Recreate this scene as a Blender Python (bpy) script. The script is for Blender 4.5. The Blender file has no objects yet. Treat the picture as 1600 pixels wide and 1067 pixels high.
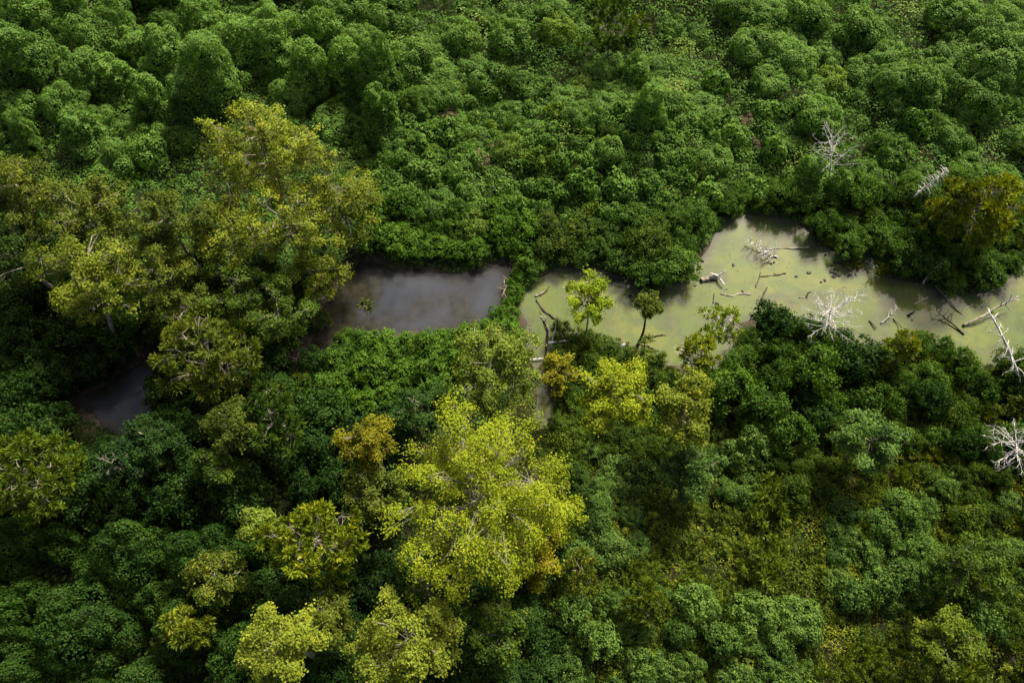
import bpy, math
import numpy as np
from mathutils import Vector
R_ = math.radians
sc = bpy.context.scene
C = sc.collection

# ------------------------------------------------------------------ camera
HF = R_(65.0); PITCH = R_(66.0); DIST = 63.0
cam_pos = np.array([0.0, -DIST*math.cos(PITCH), DIST*math.sin(PITCH)])
cd = bpy.data.cameras.new('camera'); cam = bpy.data.objects.new('camera', cd); C.objects.link(cam)
cam.location = cam_pos; cam.rotation_euler = (math.pi/2-PITCH, 0, 0)
cd.sensor_width = 36; cd.lens = 18/math.tan(HF/2); cd.clip_end = 3000
sc.camera = cam
# ------------------------------------------------------------------ sky and sun
SUN_EL = R_(47); SUN_AZ = R_(28)           # azimuth clockwise from +Y (away from the camera)
w = bpy.data.worlds.new('World'); sc.world = w; w.use_nodes = True
nt = w.node_tree; bg = nt.nodes['Background']
sky = nt.nodes.new('ShaderNodeTexSky'); sky.sky_type = 'NISHITA'; sky.sun_disc = False
sky.sun_elevation = SUN_EL; sky.sun_rotation = SUN_AZ
sky.air_density = 0.8; sky.dust_density = 7.0; sky.ozone_density = 0.2
nt.links.new(sky.outputs[0], bg.inputs[0]); bg.inputs[1].default_value = 0.095
sd_ = bpy.data.lights.new('sun', 'SUN'); sd_.energy = 4.4; sd_.angle = R_(9); sd_.color = (1.0, 0.93, 0.79)
sun = bpy.data.objects.new('sun', sd_); C.objects.link(sun)
sdir = Vector((math.sin(SUN_AZ)*math.cos(SUN_EL), math.cos(SUN_AZ)*math.cos(SUN_EL), math.sin(SUN_EL)))
sun.rotation_euler = sdir.to_track_quat('Z', 'Y').to_euler()
sc.view_settings.view_transform = 'Standard'; sc.view_settings.look = 'None'
sc.view_settings.exposure = 0.84; sc.view_settings.gamma = 1.0
sc.view_settings.use_curve_mapping = False
sc.cycles.max_bounces = 4; sc.cycles.diffuse_bounces = 2; sc.cycles.transmission_bounces = 2; sc.cycles.glossy_bounces = 2

# ------------------------------------------------------------------ photograph pixel <-> place
FPX = 800/math.tan(HF/2)
RGT = np.array([1., 0, 0]); FWD = np.array([0, math.cos(PITCH), -math.sin(PITCH)]); UPV = np.array([0, math.sin(PITCH), math.cos(PITCH)])
def at(px, py, z=0.0):
    d = RGT*((px-800)/FPX) + UPV*((533.5-py)/FPX) + FWD
    t = (z-cam_pos[2])/d[2]
    return cam_pos + d*t
def project(P):
    P = np.atleast_2d(P) - cam_pos
    z = P@FWD
    return np.stack([800+FPX*(P@RGT)/z, 533.5-FPX*(P@UPV)/z], 1)
def scale_at(p):
    return FPX/float((np.asarray(p)-cam_pos)@FWD)      # photograph pixels per metre there
def view_down(p):
    d = np.asarray(p)-cam_pos; d = d/np.linalg.norm(d); return math.asin(-d[2])

# ------------------------------------------------------------------ mesh helpers
def mesh_from(name, V, T, mat, shade=None, hue=None, smooth=False):
    me = bpy.data.meshes.new(name)
    V = np.ascontiguousarray(V, np.float32); T = np.ascontiguousarray(T, np.int32)
    me.vertices.add(len(V)); me.vertices.foreach_set('co', V.ravel())
    me.loops.add(T.size); me.loops.foreach_set('vertex_index', T.ravel())
    me.polygons.add(len(T)); me.polygons.foreach_set('loop_start', np.arange(0, T.size, 3, dtype=np.int32))
    if smooth: me.polygons.foreach_set('use_smooth', np.ones(len(T), bool))
    for nm, a in (('shade', shade), ('hue', hue)):
        if a is not None:
            me.attributes.new(nm, 'FLOAT', 'POINT').data.foreach_set('value', np.ascontiguousarray(a, np.float32))
    me.update(calc_edges=True)
    if mat: me.materials.append(mat)
    return me
def obj(name, me, parent=None, loc=(0, 0, 0)):
    o = bpy.data.objects.new(name, me); C.objects.link(o)
    o.location = loc
    if parent: o.parent = parent
    return o
def tag(o, label, cat, group=None):
    o['label'] = label; o['category'] = cat
    if group: o['group'] = group
    return o
def thing(name, label, cat, loc, group=None, rz=0.0, s=(1, 1, 1)):
    o = bpy.data.objects.new(name, None); C.objects.link(o)
    o.location = loc; o.rotation_euler = (0, 0, rz); o.scale = s; o.empty_display_size = .3
    return tag(o, label, cat, group)
def nrm(a): return a/np.maximum(np.linalg.norm(a, axis=-1, keepdims=True), 1e-9)

def leaves(P, N, size, rng, aspect=.8, fold=.18, hang=None, hang_w=0.0):
    """folded leaf blades, two triangles each, centred on P and facing N"""
    n = len(P); size = np.broadcast_to(size, (n,))[:, None]
    T = rng.normal(size=(n, 3))
    if hang is not None: T = T*(1-hang_w) + np.asarray(hang)*hang_w*2
    T = nrm(T - (T*N).sum(1, keepdims=True)*N); B = np.cross(N, T)
    V = np.empty((n, 4, 3))
    V[:, 0] = P - T*size*.5
    V[:, 1] = P + B*size*aspect*.5 + N*size*fold
    V[:, 2] = P + T*size*.5 - N*size*.06
    V[:, 3] = P - B*size*aspect*.5 + N*size*fold
    k = np.arange(n)[:, None]*4
    F = np.concatenate([k+[0, 1, 2], k+[0, 2, 3]], 1).reshape(-1, 3)
    return V.reshape(-1, 3), F
class Noise:
    def __init__(s, seed, freq, K=12, dim=3):
        r = np.random.default_rng(seed); s.W = nrm(r.normal(size=(K, dim)))*freq*r.uniform(.6, 1.6, (K, 1)); s.ph = r.uniform(0, 6.28, K); s.K = K
    def __call__(s, P): return np.sin(P@s.W.T + s.ph).sum(1)/math.sqrt(s.K/2)    # about unit variance
def tube(path, rad, sides=5, cap=True):
    path = np.asarray(path, float); n = len(path); rad = np.broadcast_to(rad, (n,))
    tan = nrm(np.gradient(path, axis=0))
    ref = np.array([0, 0, 1.]) if abs(tan[0][2]) < .9 else np.array([1., 0, 0])
    a = np.arange(sides)*2*math.pi/sides
    V = []
    for i in range(n):
        u = np.cross(tan[i], ref); u /= np.linalg.norm(u)+1e-9; v = np.cross(tan[i], u)
        V.append(path[i] + rad[i]*(np.cos(a)[:, None]*u + np.sin(a)[:, None]*v))
    V = np.concatenate(V)
    F = []
    for i in range(n-1):
        for j in range(sides):
            p, q = i*sides+j, i*sides+(j+1) % sides
            F += [(p, q, q+sides), (p, q+sides, p+sides)]
    if cap:
        for j in range(1, sides-1):
            F += [(0, j+1, j), ((n-1)*sides, (n-1)*sides+j, (n-1)*sides+j+1)]
    return V, np.array(F, int)
def join(parts):
    V, F, k = [], [], 0
    for v, f in parts:
        V.append(v); F.append(f+k); k += len(v)
    return np.concatenate(V), np.concatenate(F)
def curve(a, b, rng, n=6, bend=.12, sag=0.0):
    a = np.asarray(a, float); b = np.asarray(b, float); L = np.linalg.norm(b-a)
    t = np.linspace(0, 1, n)[:, None]
    off = rng.normal(size=3)*L*bend; off2 = rng.normal(size=3)*L*bend*.5
    p = a+(b-a)*t + off*np.sin(math.pi*t) + off2*np.sin(2*math.pi*t)
    p[:, 2] += (np.sin(math.pi*t)*sag*L)[:, 0]
    return p
_ico = None
def ico():
    global _ico
    if _ico is None:
        import bmesh
        bm = bmesh.new(); bmesh.ops.create_icosphere(bm, subdivisions=2, radius=1)
        _ico = (np.array([v.co[:] for v in bm.verts]), np.array([[v.index for v in f.verts] for f in bm.faces])); bm.free()
    return _ico

# ------------------------------------------------------------------ materials
def leaf_mat(name, dark, light, accent, acc=.12, rough=.6, trans=.30, vary=.55, spec=.12):
    m = bpy.data.materials.new(name); m.use_nodes = True; t = m.node_tree; N = t.nodes; L = t.links
    b = N['Principled BSDF']; out = N['Material Output']
    sh = N.new('ShaderNodeAttribute'); sh.attribute_name = 'shade'
    hu = N.new('ShaderNodeAttribute'); hu.attribute_name = 'hue'
    oi = N.new('ShaderNodeObjectInfo')
    ad = N.new('ShaderNodeMath'); ad.operation = 'MULTIPLY_ADD'; L.new(oi.outputs['Random'], ad.inputs[0]); ad.inputs[1].default_value = vary
    L.new(sh.outputs['Fac'], ad.inputs[2])
    sb = N.new('ShaderNodeMath'); sb.operation = 'SUBTRACT'; L.new(ad.outputs[0], sb.inputs[0]); sb.inputs[1].default_value = vary*.5; sb.use_clamp = True
    mx = N.new('ShaderNodeMix'); mx.data_type = 'RGBA'; L.new(sb.outputs[0], mx.inputs['Factor'])
    mx.inputs['A'].default_value = (*dark, 1); mx.inputs['B'].default_value = (*light, 1)
    lt = N.new('ShaderNodeMath'); lt.operation = 'LESS_THAN'; L.new(hu.outputs['Fac'], lt.inputs[0]); lt.inputs[1].default_value = acc
    mf = N.new('ShaderNodeMath'); mf.operation = 'MULTIPLY'; L.new(lt.outputs[0], mf.inputs[0]); mf.inputs[1].default_value = .75
    m2 = N.new('ShaderNodeMix'); m2.data_type = 'RGBA'; L.new(mf.outputs[0], m2.inputs['Factor'])
    L.new(mx.outputs['Result'], m2.inputs['A']); m2.inputs['B'].default_value = (*accent, 1)
    L.new(m2.outputs['Result'], b.inputs['Base Color']); b.inputs['Roughness'].default_value = rough
    b.inputs['Specular IOR Level'].default_value = spec
    tr = N.new('ShaderNodeBsdfTranslucent')
    hs = N.new('ShaderNodeHueSaturation'); hs.inputs['Saturation'].default_value = 1.15; hs.inputs['Value'].default_value = 1.3
    L.new(m2.outputs['Result'], hs.inputs['Color']); L.new(hs.outputs[0], tr.inputs['Color'])
    ms = N.new('ShaderNodeMixShader'); ms.inputs[0].default_value = trans
    L.new(b.outputs[0], ms.inputs[1]); L.new(tr.outputs[0], ms.inputs[2]); L.new(ms.outputs[0], out.inputs['Surface'])
    return m
def wood_mat(name, c1, c2, scale=3.0, rough=.85):
    m = bpy.data.materials.new(name); m.use_nodes = True; t = m.node_tree; N = t.nodes; L = t.links
    b = N['Principled BSDF']; b.inputs['Roughness'].default_value = rough; b.inputs['Specular IOR Level'].default_value = .2
    tc = N.new('ShaderNodeTexCoord'); no = N.new('ShaderNodeTexNoise'); no.inputs['Scale'].default_value = scale; no.inputs['Detail'].default_value = 5
    L.new(tc.outputs['Object'], no.inputs['Vector'])
    r = N.new('ShaderNodeValToRGB'); r.color_ramp.elements[0].position = .35; r.color_ramp.elements[1].position = .68
    r.color_ramp.elements[0].color = (*c1, 1); r.color_ramp.elements[1].color = (*c2, 1)
    L.new(no.outputs['Fac'], r.inputs[0]); L.new(r.outputs[0], b.inputs['Base Color'])
    bu = N.new('ShaderNodeBump'); bu.inputs['Strength'].default_value = .4; bu.inputs['Distance'].default_value = .03
    L.new(no.outputs['Fac'], bu.inputs['Height']); L.new(bu.outputs[0], b.inputs['Normal'])
    return m
M = {}
M['kudzu']   = leaf_mat('vine_leaf', (.046, .105, .014), (.144, .265, .042), (.23, .30, .05), .06)
M['kudzu_y'] = leaf_mat('yellowing_vine_leaf', (.052, .104, .011), (.165, .265, .030), (.24, .28, .03), .10)
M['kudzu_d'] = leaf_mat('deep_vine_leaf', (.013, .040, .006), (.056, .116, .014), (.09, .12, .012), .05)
M['bluish']  = leaf_mat('grey_green_leaf', (.034, .078, .014), (.142, .242, .042), (.22, .28, .04), .12)
M['bright']  = leaf_mat('bright_green_leaf', (.036, .088, .008), (.105, .205, .017), (.22, .28, .02), .08)
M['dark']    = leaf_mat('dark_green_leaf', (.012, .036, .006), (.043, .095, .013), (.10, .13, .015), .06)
M['mid']     = leaf_mat('mid_green_leaf', (.025, .056, .006), (.094, .160, .014), (.18, .20, .017), .10)
M['scrub']   = leaf_mat('scrub_leaf', (.027, .052, .005), (.118, .170, .011), (.25, .27, .014), .14)
M['olive']   = leaf_mat('olive_leaf', (.045, .072, .007), (.140, .180, .018), (.24, .24, .02), .15)
M['olive_y'] = leaf_mat('yellow_olive_leaf', (.075, .110, .008), (.240, .290, .026), (.34, .34, .025), .18)
M['yellow']  = leaf_mat('yellow_leaf', (.085, .122, .005), (.265, .325, .015), (.35, .34, .013), .18)
M['lime']    = leaf_mat('lime_leaf', (.13, .20, .007), (.32, .42, .018), (.40, .42, .03), .2)
M['gold']    = leaf_mat('golden_leaf', (.105, .112, .005), (.27, .262, .010), (.35, .26, .01), .22)
M['pale']    = leaf_mat('pale_green_leaf', (.072, .118, .011), (.225, .295, .036), (.30, .33, .04), .15)
M['rust']    = leaf_mat('golden_olive_leaf', (.048, .066, .005), (.165, .190, .013), (.26, .22, .013), .15)
M['ochre']   = leaf_mat('ochre_leaf', (.066, .090, .006), (.215, .250, .016), (.30, .28, .015), .10)
M['green']   = leaf_mat('plain_green_leaf', (.030, .072, .009), (.098, .182, .021), (.19, .23, .02), .08)
M['tan']     = leaf_mat('dry_tan_leaf', (.07, .065, .03), (.20, .16, .09), (.26, .16, .11), .3)
M['red']     = leaf_mat('red_leaf', (.22, .04, .015), (.50, .10, .04), (.3, .1, .03), .2)
M['grass']   = leaf_mat('reed_leaf', (.06, .095, .015), (.17, .23, .045), (.25, .22, .08), .15)
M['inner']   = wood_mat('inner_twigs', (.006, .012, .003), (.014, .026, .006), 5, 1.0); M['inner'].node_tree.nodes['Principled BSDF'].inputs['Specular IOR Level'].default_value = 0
M['bark']    = wood_mat('bark', (.16, .14, .11), (.42, .38, .31))
M['bark_d']  = wood_mat('dark_bark', (.035, .027, .02), (.10, .08, .06))
M['dead']    = wood_mat('bleached_wood', (.36, .34, .31), (.76, .73, .68), 4)
M['dead_t']  = wood_mat('tan_dead_wood', (.15, .125, .10), (.38, .33, .27), 4)
M['wet']     = wood_mat('wet_dark_wood', (.018, .015, .012), (.07, .055, .04), 4, .5)

# ------------------------------------------------------------------ water outlines, as measured on the water plane
POND = [(1115,380),(1121,362),(1138,346),(1175,336),(1225,345),(1265,360),(1272,386),(1291,394),(1315,401),(1330,425),(1350,428),(1356,398),(1366,424),(1396,438),(1430,447),
        (1467,459),(1500,468),(1538,462),(1571,452),(1600,400),(1700,380),(1700,560),(1620,560),(1551,572),(1510,575),(1490,548),(1440,530),(1403,532),(1369,538),(1330,552),
        (1300,530),(1261,502),(1200,500),(1150,500),(1140,545),(1110,575),(1057,580),(1013,556),(975,545),(939,538),(900,525),(876,528),(859,560),(856,612),(861,640),
        (846,660),(839,655),(846,620),(838,573),(826,529),(822,502),(806,482),(808,458),(825,440),(854,428),(891,420),(942,424),(972,434),(999,450),(1013,458),(1047,451),(1077,441),(1077,401),(1100,398)]
POOL = [(803,402),(764,417),(731,429),(704,432),(670,420),(616,420),(592,404),(565,402),(535,416),(524,450),(508,482),(496,518),(450,562),(300,548),(248,535),(225,562),(188,583),(180,604),(140,612),
        (120,625),(140,650),(180,670),(216,680),(252,620),(280,580),(380,580),(450,588),(508,568),(550,538),(585,528),(650,526),(715,522),(765,506),(790,486),(790,462)]
def poly_world(pp): return np.array([at(x, y, 0)[:2] for x, y in pp])
POND_W, POOL_W = poly_world(POND), poly_world(POOL)
def sdist(P, poly):
    """signed distance of points to a polygon, negative inside"""
    a = poly; b = np.roll(poly, -1, 0); out = np.empty(len(P)); ins = np.zeros(len(P), bool); d2 = np.full(len(P), 1e18)
    for p, q in zip(a, b):
        e = q-p; t = np.clip(((P-p)@e)/(e@e), 0, 1)
        d2 = np.minimum(d2, ((P-p-t[:, None]*e)**2).sum(1))
        c = ((p[1] > P[:, 1]) != (q[1] > P[:, 1]))
        xi = (q[0]-p[0])*(P[:, 1]-p[1])/((q[1]-p[1]) if q[1] != p[1] else 1e-9)+p[0]
        ins ^= c & (P[:, 0] < xi)
    d = np.sqrt(d2); return np.where(ins, -d, d)
def ss(x, a, b):
    t = np.clip((x-a)/(b-a), 0, 1); return t*t*(3-2*t)
_skew = np.array([[.9, .28], [.45, -.5]]); _n4, _n5 = Noise(6, .28, dim=2), Noise(7, .6, dim=2)
_n1, _n2, _n3 = Noise(1, .12, dim=2), Noise(2, .5, dim=2), Noise(3, 1.4, dim=2)
_wg = None
def wd(P):
    """distance to the nearest water, read from a half-metre table inside the view"""
    global _wg
    x0, y0, x1, y1, st = -76, -46, 76, 72, .5
    if _wg is None:
        X, Y = np.meshgrid(np.arange(x0, x1+st, st), np.arange(y0, y1+st, st)); Q = np.stack([X.ravel(), Y.ravel()], 1)
        _wg = np.minimum(sdist(Q, POND_W), sdist(Q, POOL_W)).reshape(X.shape)
    P = np.atleast_2d(P); fx = np.clip((P[:, 0]-x0)/st, 0, _wg.shape[1]-1.001); fy = np.clip((P[:, 1]-y0)/st, 0, _wg.shape[0]-1.001)
    i, j = fx.astype(int), fy.astype(int); u, v = fx-i, fy-j
    return (_wg[j, i]*(1-u)+_wg[j, i+1]*u)*(1-v)+(_wg[j+1, i]*(1-u)+_wg[j+1, i+1]*u)*v
def ground_h(P, d=None):
    P = np.atleast_2d(np.asarray(P, float))[:, :2]
    if d is None: d = wd(P)
    d = d + .18*_n3(P)*np.exp(-np.abs(d)/1.5)
    bank = np.where(d < 0, -.6*ss(-d, 0, 1.6), .35*ss(d, 0, 1.2) + .7*ss(d, 1, 9))
    rough = ss(d, .5, 6)
    far = ss(np.abs(P[:, 1]), 60, 140)
    slope = ss(P[:, 1], 8, 45)*2.2 + ss(P[:, 1], 9, 24)*(1.0*_n4(P@_skew)+.5*_n5(P@_skew))
    return bank + rough*(.35*_n1(P)+.13*_n2(P)) + slope + .02*_n3(P) - far*0
def gz(x, y): return float(ground_h(np.array([[x, y]]))[0])

# ------------------------------------------------------------------ ground
def axis(lo, hi, st):
    inner = np.arange(lo, hi+1e-6, st); k = np.array([8, 20, 45, 100, 220, 460, 900.])
    return np.concatenate([lo-k[::-1], inner, hi+k])
gx, gy = axis(-68, 68, .5), axis(-38, 62, .5)
XX, YY = np.meshgrid(gx, gy); GP = np.stack([XX.ravel(), YY.ravel()], 1)
gd = wd(GP); gh = ground_h(GP, gd)
nx, ny = len(gx), len(gy)
ii = (np.arange(ny-1)[:, None]*nx + np.arange(nx-1)).ravel()
GT = np.concatenate([np.stack([ii, ii+1, ii+nx+1], 1), np.stack([ii, ii+nx+1, ii+nx], 1)])
gm = bpy.data.materials.new('forest_floor'); gm.use_nodes = True; t = gm.node_tree; N = t.nodes; L = t.links
b = N['Principled BSDF']; b.inputs['Roughness'].default_value = .95; b.inputs['Specular IOR Level'].default_value = .1
tc = N.new('ShaderNodeTexCoord')
def noise(sc_, det=6):
    n = N.new('ShaderNodeTexNoise'); n.inputs['Scale'].default_value = sc_; n.inputs['Detail'].default_value = det; L.new(tc.outputs['Object'], n.inputs['Vector']); return n
def ramp(src, stops):
    r = N.new('ShaderNodeValToRGB')
    while len(r.color_ramp.elements) < len(stops): r.color_ramp.elements.new(.5)
    for e, (p, c) in zip(r.color_ramp.elements, stops): e.position = p; e.color = (*c, 1)
    L.new(src, r.inputs[0]); return r
def mixc(fac, a, bb):
    m = N.new('ShaderNodeMix'); m.data_type = 'RGBA'
    for s, v in (('Factor', fac), ('A', a), ('B', bb)):
        if hasattr(v, 'links'): L.new(v, m.inputs[s])
        else: m.inputs[s].default_value = v if isinstance(v, float) else (*v, 1)
    return m.outputs['Result']
soil = ramp(noise(2.2).outputs['Fac'], [(.3, (.012, .011, .006)), (.5, (.030, .026, .014)), (.7, (.055, .043, .026))])
moss = ramp(noise(5).outputs['Fac'], [(.3, (.010, .022, .005)), (.7, (.035, .058, .012))])
msk = ramp(noise(.35, 4).outputs['Fac'], [(.42, (0, 0, 0)), (.6, (1, 1, 1))])
at_ = N.new('ShaderNodeAttribute'); at_.attribute_name = 'shade'
mud = ramp(noise(1.5).outputs['Fac'], [(.3, (.035, .028, .018)), (.7, (.095, .076, .053))])
c1 = mixc(msk.outputs[0], moss.outputs[0], soil.outputs[0])
c2 = mixc(at_.outputs['Fac'], c1, mud.outputs[0])
L.new(c2, b.inputs['Base Color'])
bu = N.new('ShaderNodeBump'); bu.inputs['Distance'].default_value = .12; L.new(noise(6).outputs['Fac'], bu.inputs['Height']); L.new(bu.outputs[0], b.inputs['Normal'])
g = obj('ground', mesh_from('ground', np.column_stack([GP, gh]), GT, gm, shade=1-ss(gd, .1, .9), smooth=True)); g['kind'] = 'structure'

# ------------------------------------------------------------------ water
def water(name, poly, z, mat):
    lo, hi = poly.min(0)-1, poly.max(0)+1
    ax, ay = np.arange(lo[0], hi[0], .4), np.arange(lo[1], hi[1], .4)
    X, Y = np.meshgrid(ax, ay); P = np.stack([X.ravel(), Y.ravel()], 1); d = sdist(P, poly)
    n = len(ax); i = (np.arange(len(ay)-1)[:, None]*n + np.arange(n-1)).ravel()
    i = i[d[i] < .9]
    T = np.concatenate([np.stack([i, i+1, i+n+1], 1), np.stack([i, i+n+1, i+n], 1)])
    u, inv = np.unique(T, return_inverse=True)
    o = obj(name, mesh_from(name, np.column_stack([P, np.full(len(P), z)])[u], inv.reshape(-1, 3), mat, shade=np.clip(-d[u]/3.0, 0, 1), smooth=True)); o['kind'] = 'structure'
def water_mat(name, build, rough=.06):
    global N, L, tc
    m = bpy.data.materials.new(name); m.use_nodes = True; N = m.node_tree.nodes; L = m.node_tree.links
    b = N['Principled BSDF']; b.inputs['Roughness'].default_value = rough; b.inputs['IOR'].default_value = 1.33
    tc = N.new('ShaderNodeTexCoord'); L.new(build(), b.inputs['Base Color'])
    bu = N.new('ShaderNodeBump'); bu.inputs['Strength'].default_value = .05; bu.inputs['Distance'].default_value = .05
    L.new(noise(2.5, 3).outputs['Fac'], bu.inputs['Height']); L.new(bu.outputs[0], b.inputs['Normal'])
    return m
def depth_fac(lo, hi, wob=.5):
    a = N.new('ShaderNodeAttribute'); a.attribute_name = 'shade'
    n = noise(.45, 5); ma = N.new('ShaderNodeMath'); ma.operation = 'MULTIPLY_ADD'; L.new(n.outputs['Fac'], ma.inputs[0]); ma.inputs[1].default_value = wob; L.new(a.outputs['Fac'], ma.inputs[2])
    mr = N.new('ShaderNodeMapRange'); mr.interpolation_type = 'SMOOTHSTEP'; L.new(ma.outputs[0], mr.inputs[0]); mr.inputs[1].default_value = lo; mr.inputs[2].default_value = hi
    return mr.outputs[0]
def pond_col():
    alg = ramp(noise(.16, 4).outputs['Fac'], [(.36, (.068, .096, .026)), (.5, (.108, .134, .031)), (.64, (.144, .154, .037))])
    scum = ramp(noise(.9, 9).outputs['Fac'], [(.46, (0, 0, 0)), (.60, (1, 1, 1))])
    alg2 = mixc(scum.outputs[0], alg.outputs[0], (.090, .122, .036))
    mudc = ramp(noise(1.3, 8).outputs['Fac'], [(.32, (.040, .040, .032)), (.5, (.070, .067, .054)), (.68, (.105, .098, .084))])
    pat = ramp(noise(.42, 8).outputs['Fac'], [(.50, (0, 0, 0)), (.68, (.65, .65, .65))])         # drifts of stirred-up mud
    murky = mixc(pat.outputs[0], alg2, mudc.outputs[0])
    spk = ramp(noise(3.2, 6).outputs['Fac'], [(.63, (0, 0, 0)), (.70, (.7, .7, .7))])            # sunken leaf scraps
    murky = mixc(spk.outputs[0], murky, (.055, .058, .030))
    return mixc(depth_fac(.25, .72, .8), mudc.outputs[0], murky)
def pool_col():
    deep = ramp(noise(.3, 3).outputs['Fac'], [(.35, (.032, .036, .044)), (.65, (.046, .051, .061))])  # blue-grey of the reflected sky put into the base colour
    sh = ramp(noise(1.6, 7).outputs['Fac'], [(.3, (.016, .015, .009)), (.7, (.042, .039, .027))])
    pat = ramp(noise(.22, 6).outputs['Fac'], [(.50, (0, 0, 0)), (.64, (.8, .8, .8))])
    d2 = mixc(pat.outputs[0], deep.outputs[0], sh.outputs[0])
    sp = N.new('ShaderNodeSeparateXYZ'); L.new(tc.outputs['Object'], sp.inputs[0])               # silted west end
    ma = N.new('ShaderNodeMath'); ma.operation = 'MULTIPLY_ADD'; L.new(noise(.35, 6).outputs['Fac'], ma.inputs[0]); ma.inputs[1].default_value = 9.0; L.new(sp.outputs['X'], ma.inputs[2])
    mr = N.new('ShaderNodeMapRange'); mr.interpolation_type = 'SMOOTHSTEP'; L.new(ma.outputs[0], mr.inputs[0]); mr.inputs[1].default_value = -8.5; mr.inputs[2].default_value = -5.0
    m2 = N.new('ShaderNodeMapRange'); L.new(ma.outputs[0], m2.inputs[0]); m2.inputs[1].default_value = -16.0; m2.inputs[2].default_value = -20.0
    mm = N.new('ShaderNodeMath'); mm.operation = 'MAXIMUM'; L.new(mr.outputs[0], mm.inputs[0]); L.new(m2.outputs[0], mm.inputs[1])
    d3 = mixc(mm.outputs[0], sh.outputs[0], d2)
    return mixc(depth_fac(.10, .7, .45), sh.outputs[0], d3)
water('green_pond', POND_W, .03, water_mat('algae_water', pond_col, .06))
water('grey_stream', POOL_W, .0, water_mat('muddy_sky_tinted_water', pool_col, .04))

# ------------------------------------------------------------------ plant builders (meshes are built once and shared)
def sphere_pts(n, rng): return nrm(rng.normal(size=(n, 3)))
def blanket(lobes, leaf, per_m2, rng, hang_w=.35, bump=.10, tilt=.36, zmin=.02):
    """leaf skin over a union of ellipsoids: lobes = (cx, cy, cz, rx, ry, rz)"""
    nz = Noise(int(rng.integers(1e6)), 2.2/max(.6, np.median(lobes[:, 3])), 14); nz2 = Noise(int(rng.integers(1e6)), 7.0, 14)
    Ps, Ns, Ls = [], [], []
    for k, l in enumerate(lobes):
        area = 4*math.pi*((l[3]*l[4])**1.6/3+2*(l[3]*l[5])**1.6/3)**(1/1.6)
        d = sphere_pts(int(area*per_m2)+4, rng); rr = l[3:6]
        n = nrm(d/rr); p = l[:3]+d*rr
        p = p + n*(bump*rr.mean()*nz(p)+.035*nz2(p))[:, None]
        keep = p[:, 2] > zmin
        for j, q in enumerate(lobes):
            if j != k: keep &= (((p-q[:3])/(q[3:6]*.94))**2).sum(1) > 1
        Ps.append(p[keep]); Ns.append(n[keep]); Ls.append(np.full(keep.sum(), k))
    P = np.concatenate(Ps); n = np.concatenate(Ns); lk = np.concatenate(Ls)
    P = P + n*rng.normal(0, .045, (len(P), 1))
    N_ = nrm(n + np.array([0, 0, .30]) + tilt*rng.normal(size=P.shape))
    V, F = leaves(P, N_, leaf*rng.uniform(.65, 1.25, len(P)), rng, .85, hang=(0, 0, -1), hang_w=hang_w)
    lt = rng.uniform(.3, .7, len(lobes))[lk]
    sh = np.clip(lt+rng.normal(0, .2, len(P)), 0, 1); hu = rng.uniform(0, 1, len(P))
    return V, F, np.repeat(sh, 4), np.repeat(hu, 4)
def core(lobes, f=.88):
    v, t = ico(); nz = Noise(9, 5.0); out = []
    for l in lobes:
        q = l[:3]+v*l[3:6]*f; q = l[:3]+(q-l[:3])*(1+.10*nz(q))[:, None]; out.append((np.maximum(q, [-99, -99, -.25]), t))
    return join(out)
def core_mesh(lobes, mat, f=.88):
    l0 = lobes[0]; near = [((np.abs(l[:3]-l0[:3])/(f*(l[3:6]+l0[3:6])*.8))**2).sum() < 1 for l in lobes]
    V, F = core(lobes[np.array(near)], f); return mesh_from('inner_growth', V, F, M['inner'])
def mound_lobes(rng, R, H, n2=7, n3=8, r2=(.32, .52), r3=(.16, .26)):
    L_ = [(0, 0, 0, R*.86, R*.86, H*.88)]
    for k in range(n2):
        a = 2.4*k+rng.uniform(-.4, .4); e = rng.uniform(.12, 1.1); rr = R*rng.uniform(*r2)
        q = .8*np.array([R*math.cos(a)*math.cos(e), R*math.sin(a)*math.cos(e), H*math.sin(e)])
        L_.append((*q, rr, rr*rng.uniform(.85, 1.15), rr*rng.uniform(.8, 1.1)))
    for k in range(n3):
        a = rng.uniform(0, 6.28); e = rng.uniform(.05, 1.3); rr = R*rng.uniform(*r3)
        q = .95*np.array([R*math.cos(a)*math.cos(e), R*math.sin(a)*math.cos(e), H*math.sin(e)])
        L_.append((*q, rr, rr, rr))
    return np.array(L_)
def tower_lobes(rng, R, H):
    L_ = [(0, 0, 0, R*.95, R*.95, H*.45)]
    n = max(5, int(H*1.6)); lean = rng.normal(0, .10, 2)
    for k in range(n):
        f = (k+.6)/n; rr = R*(1-.62*f)*rng.uniform(.75, 1.05); a = 2.4*k+rng.uniform(-.5, .5); off = R*.42*(1-.55*f)
        L_.append((math.cos(a)*off+lean[0]*f*H, math.sin(a)*off+lean[1]*f*H, f*H*.92-.15*rr, rr*.82, rr*.82, rr*rng.uniform(.85, 1.35)))
    for k in range(n*4):
        f = rng.uniform(.08, 1.0); a = rng.uniform(0, 6.28); off = R*(1.0-.66*f); rr = R*rng.uniform(.10, .25)
        L_.append((math.cos(a)*off+lean[0]*f*H, math.sin(a)*off+lean[1]*f*H, f*H*.92, rr, rr, rr*rng.uniform(1, 2.6)))
    return np.array(L_)
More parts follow.
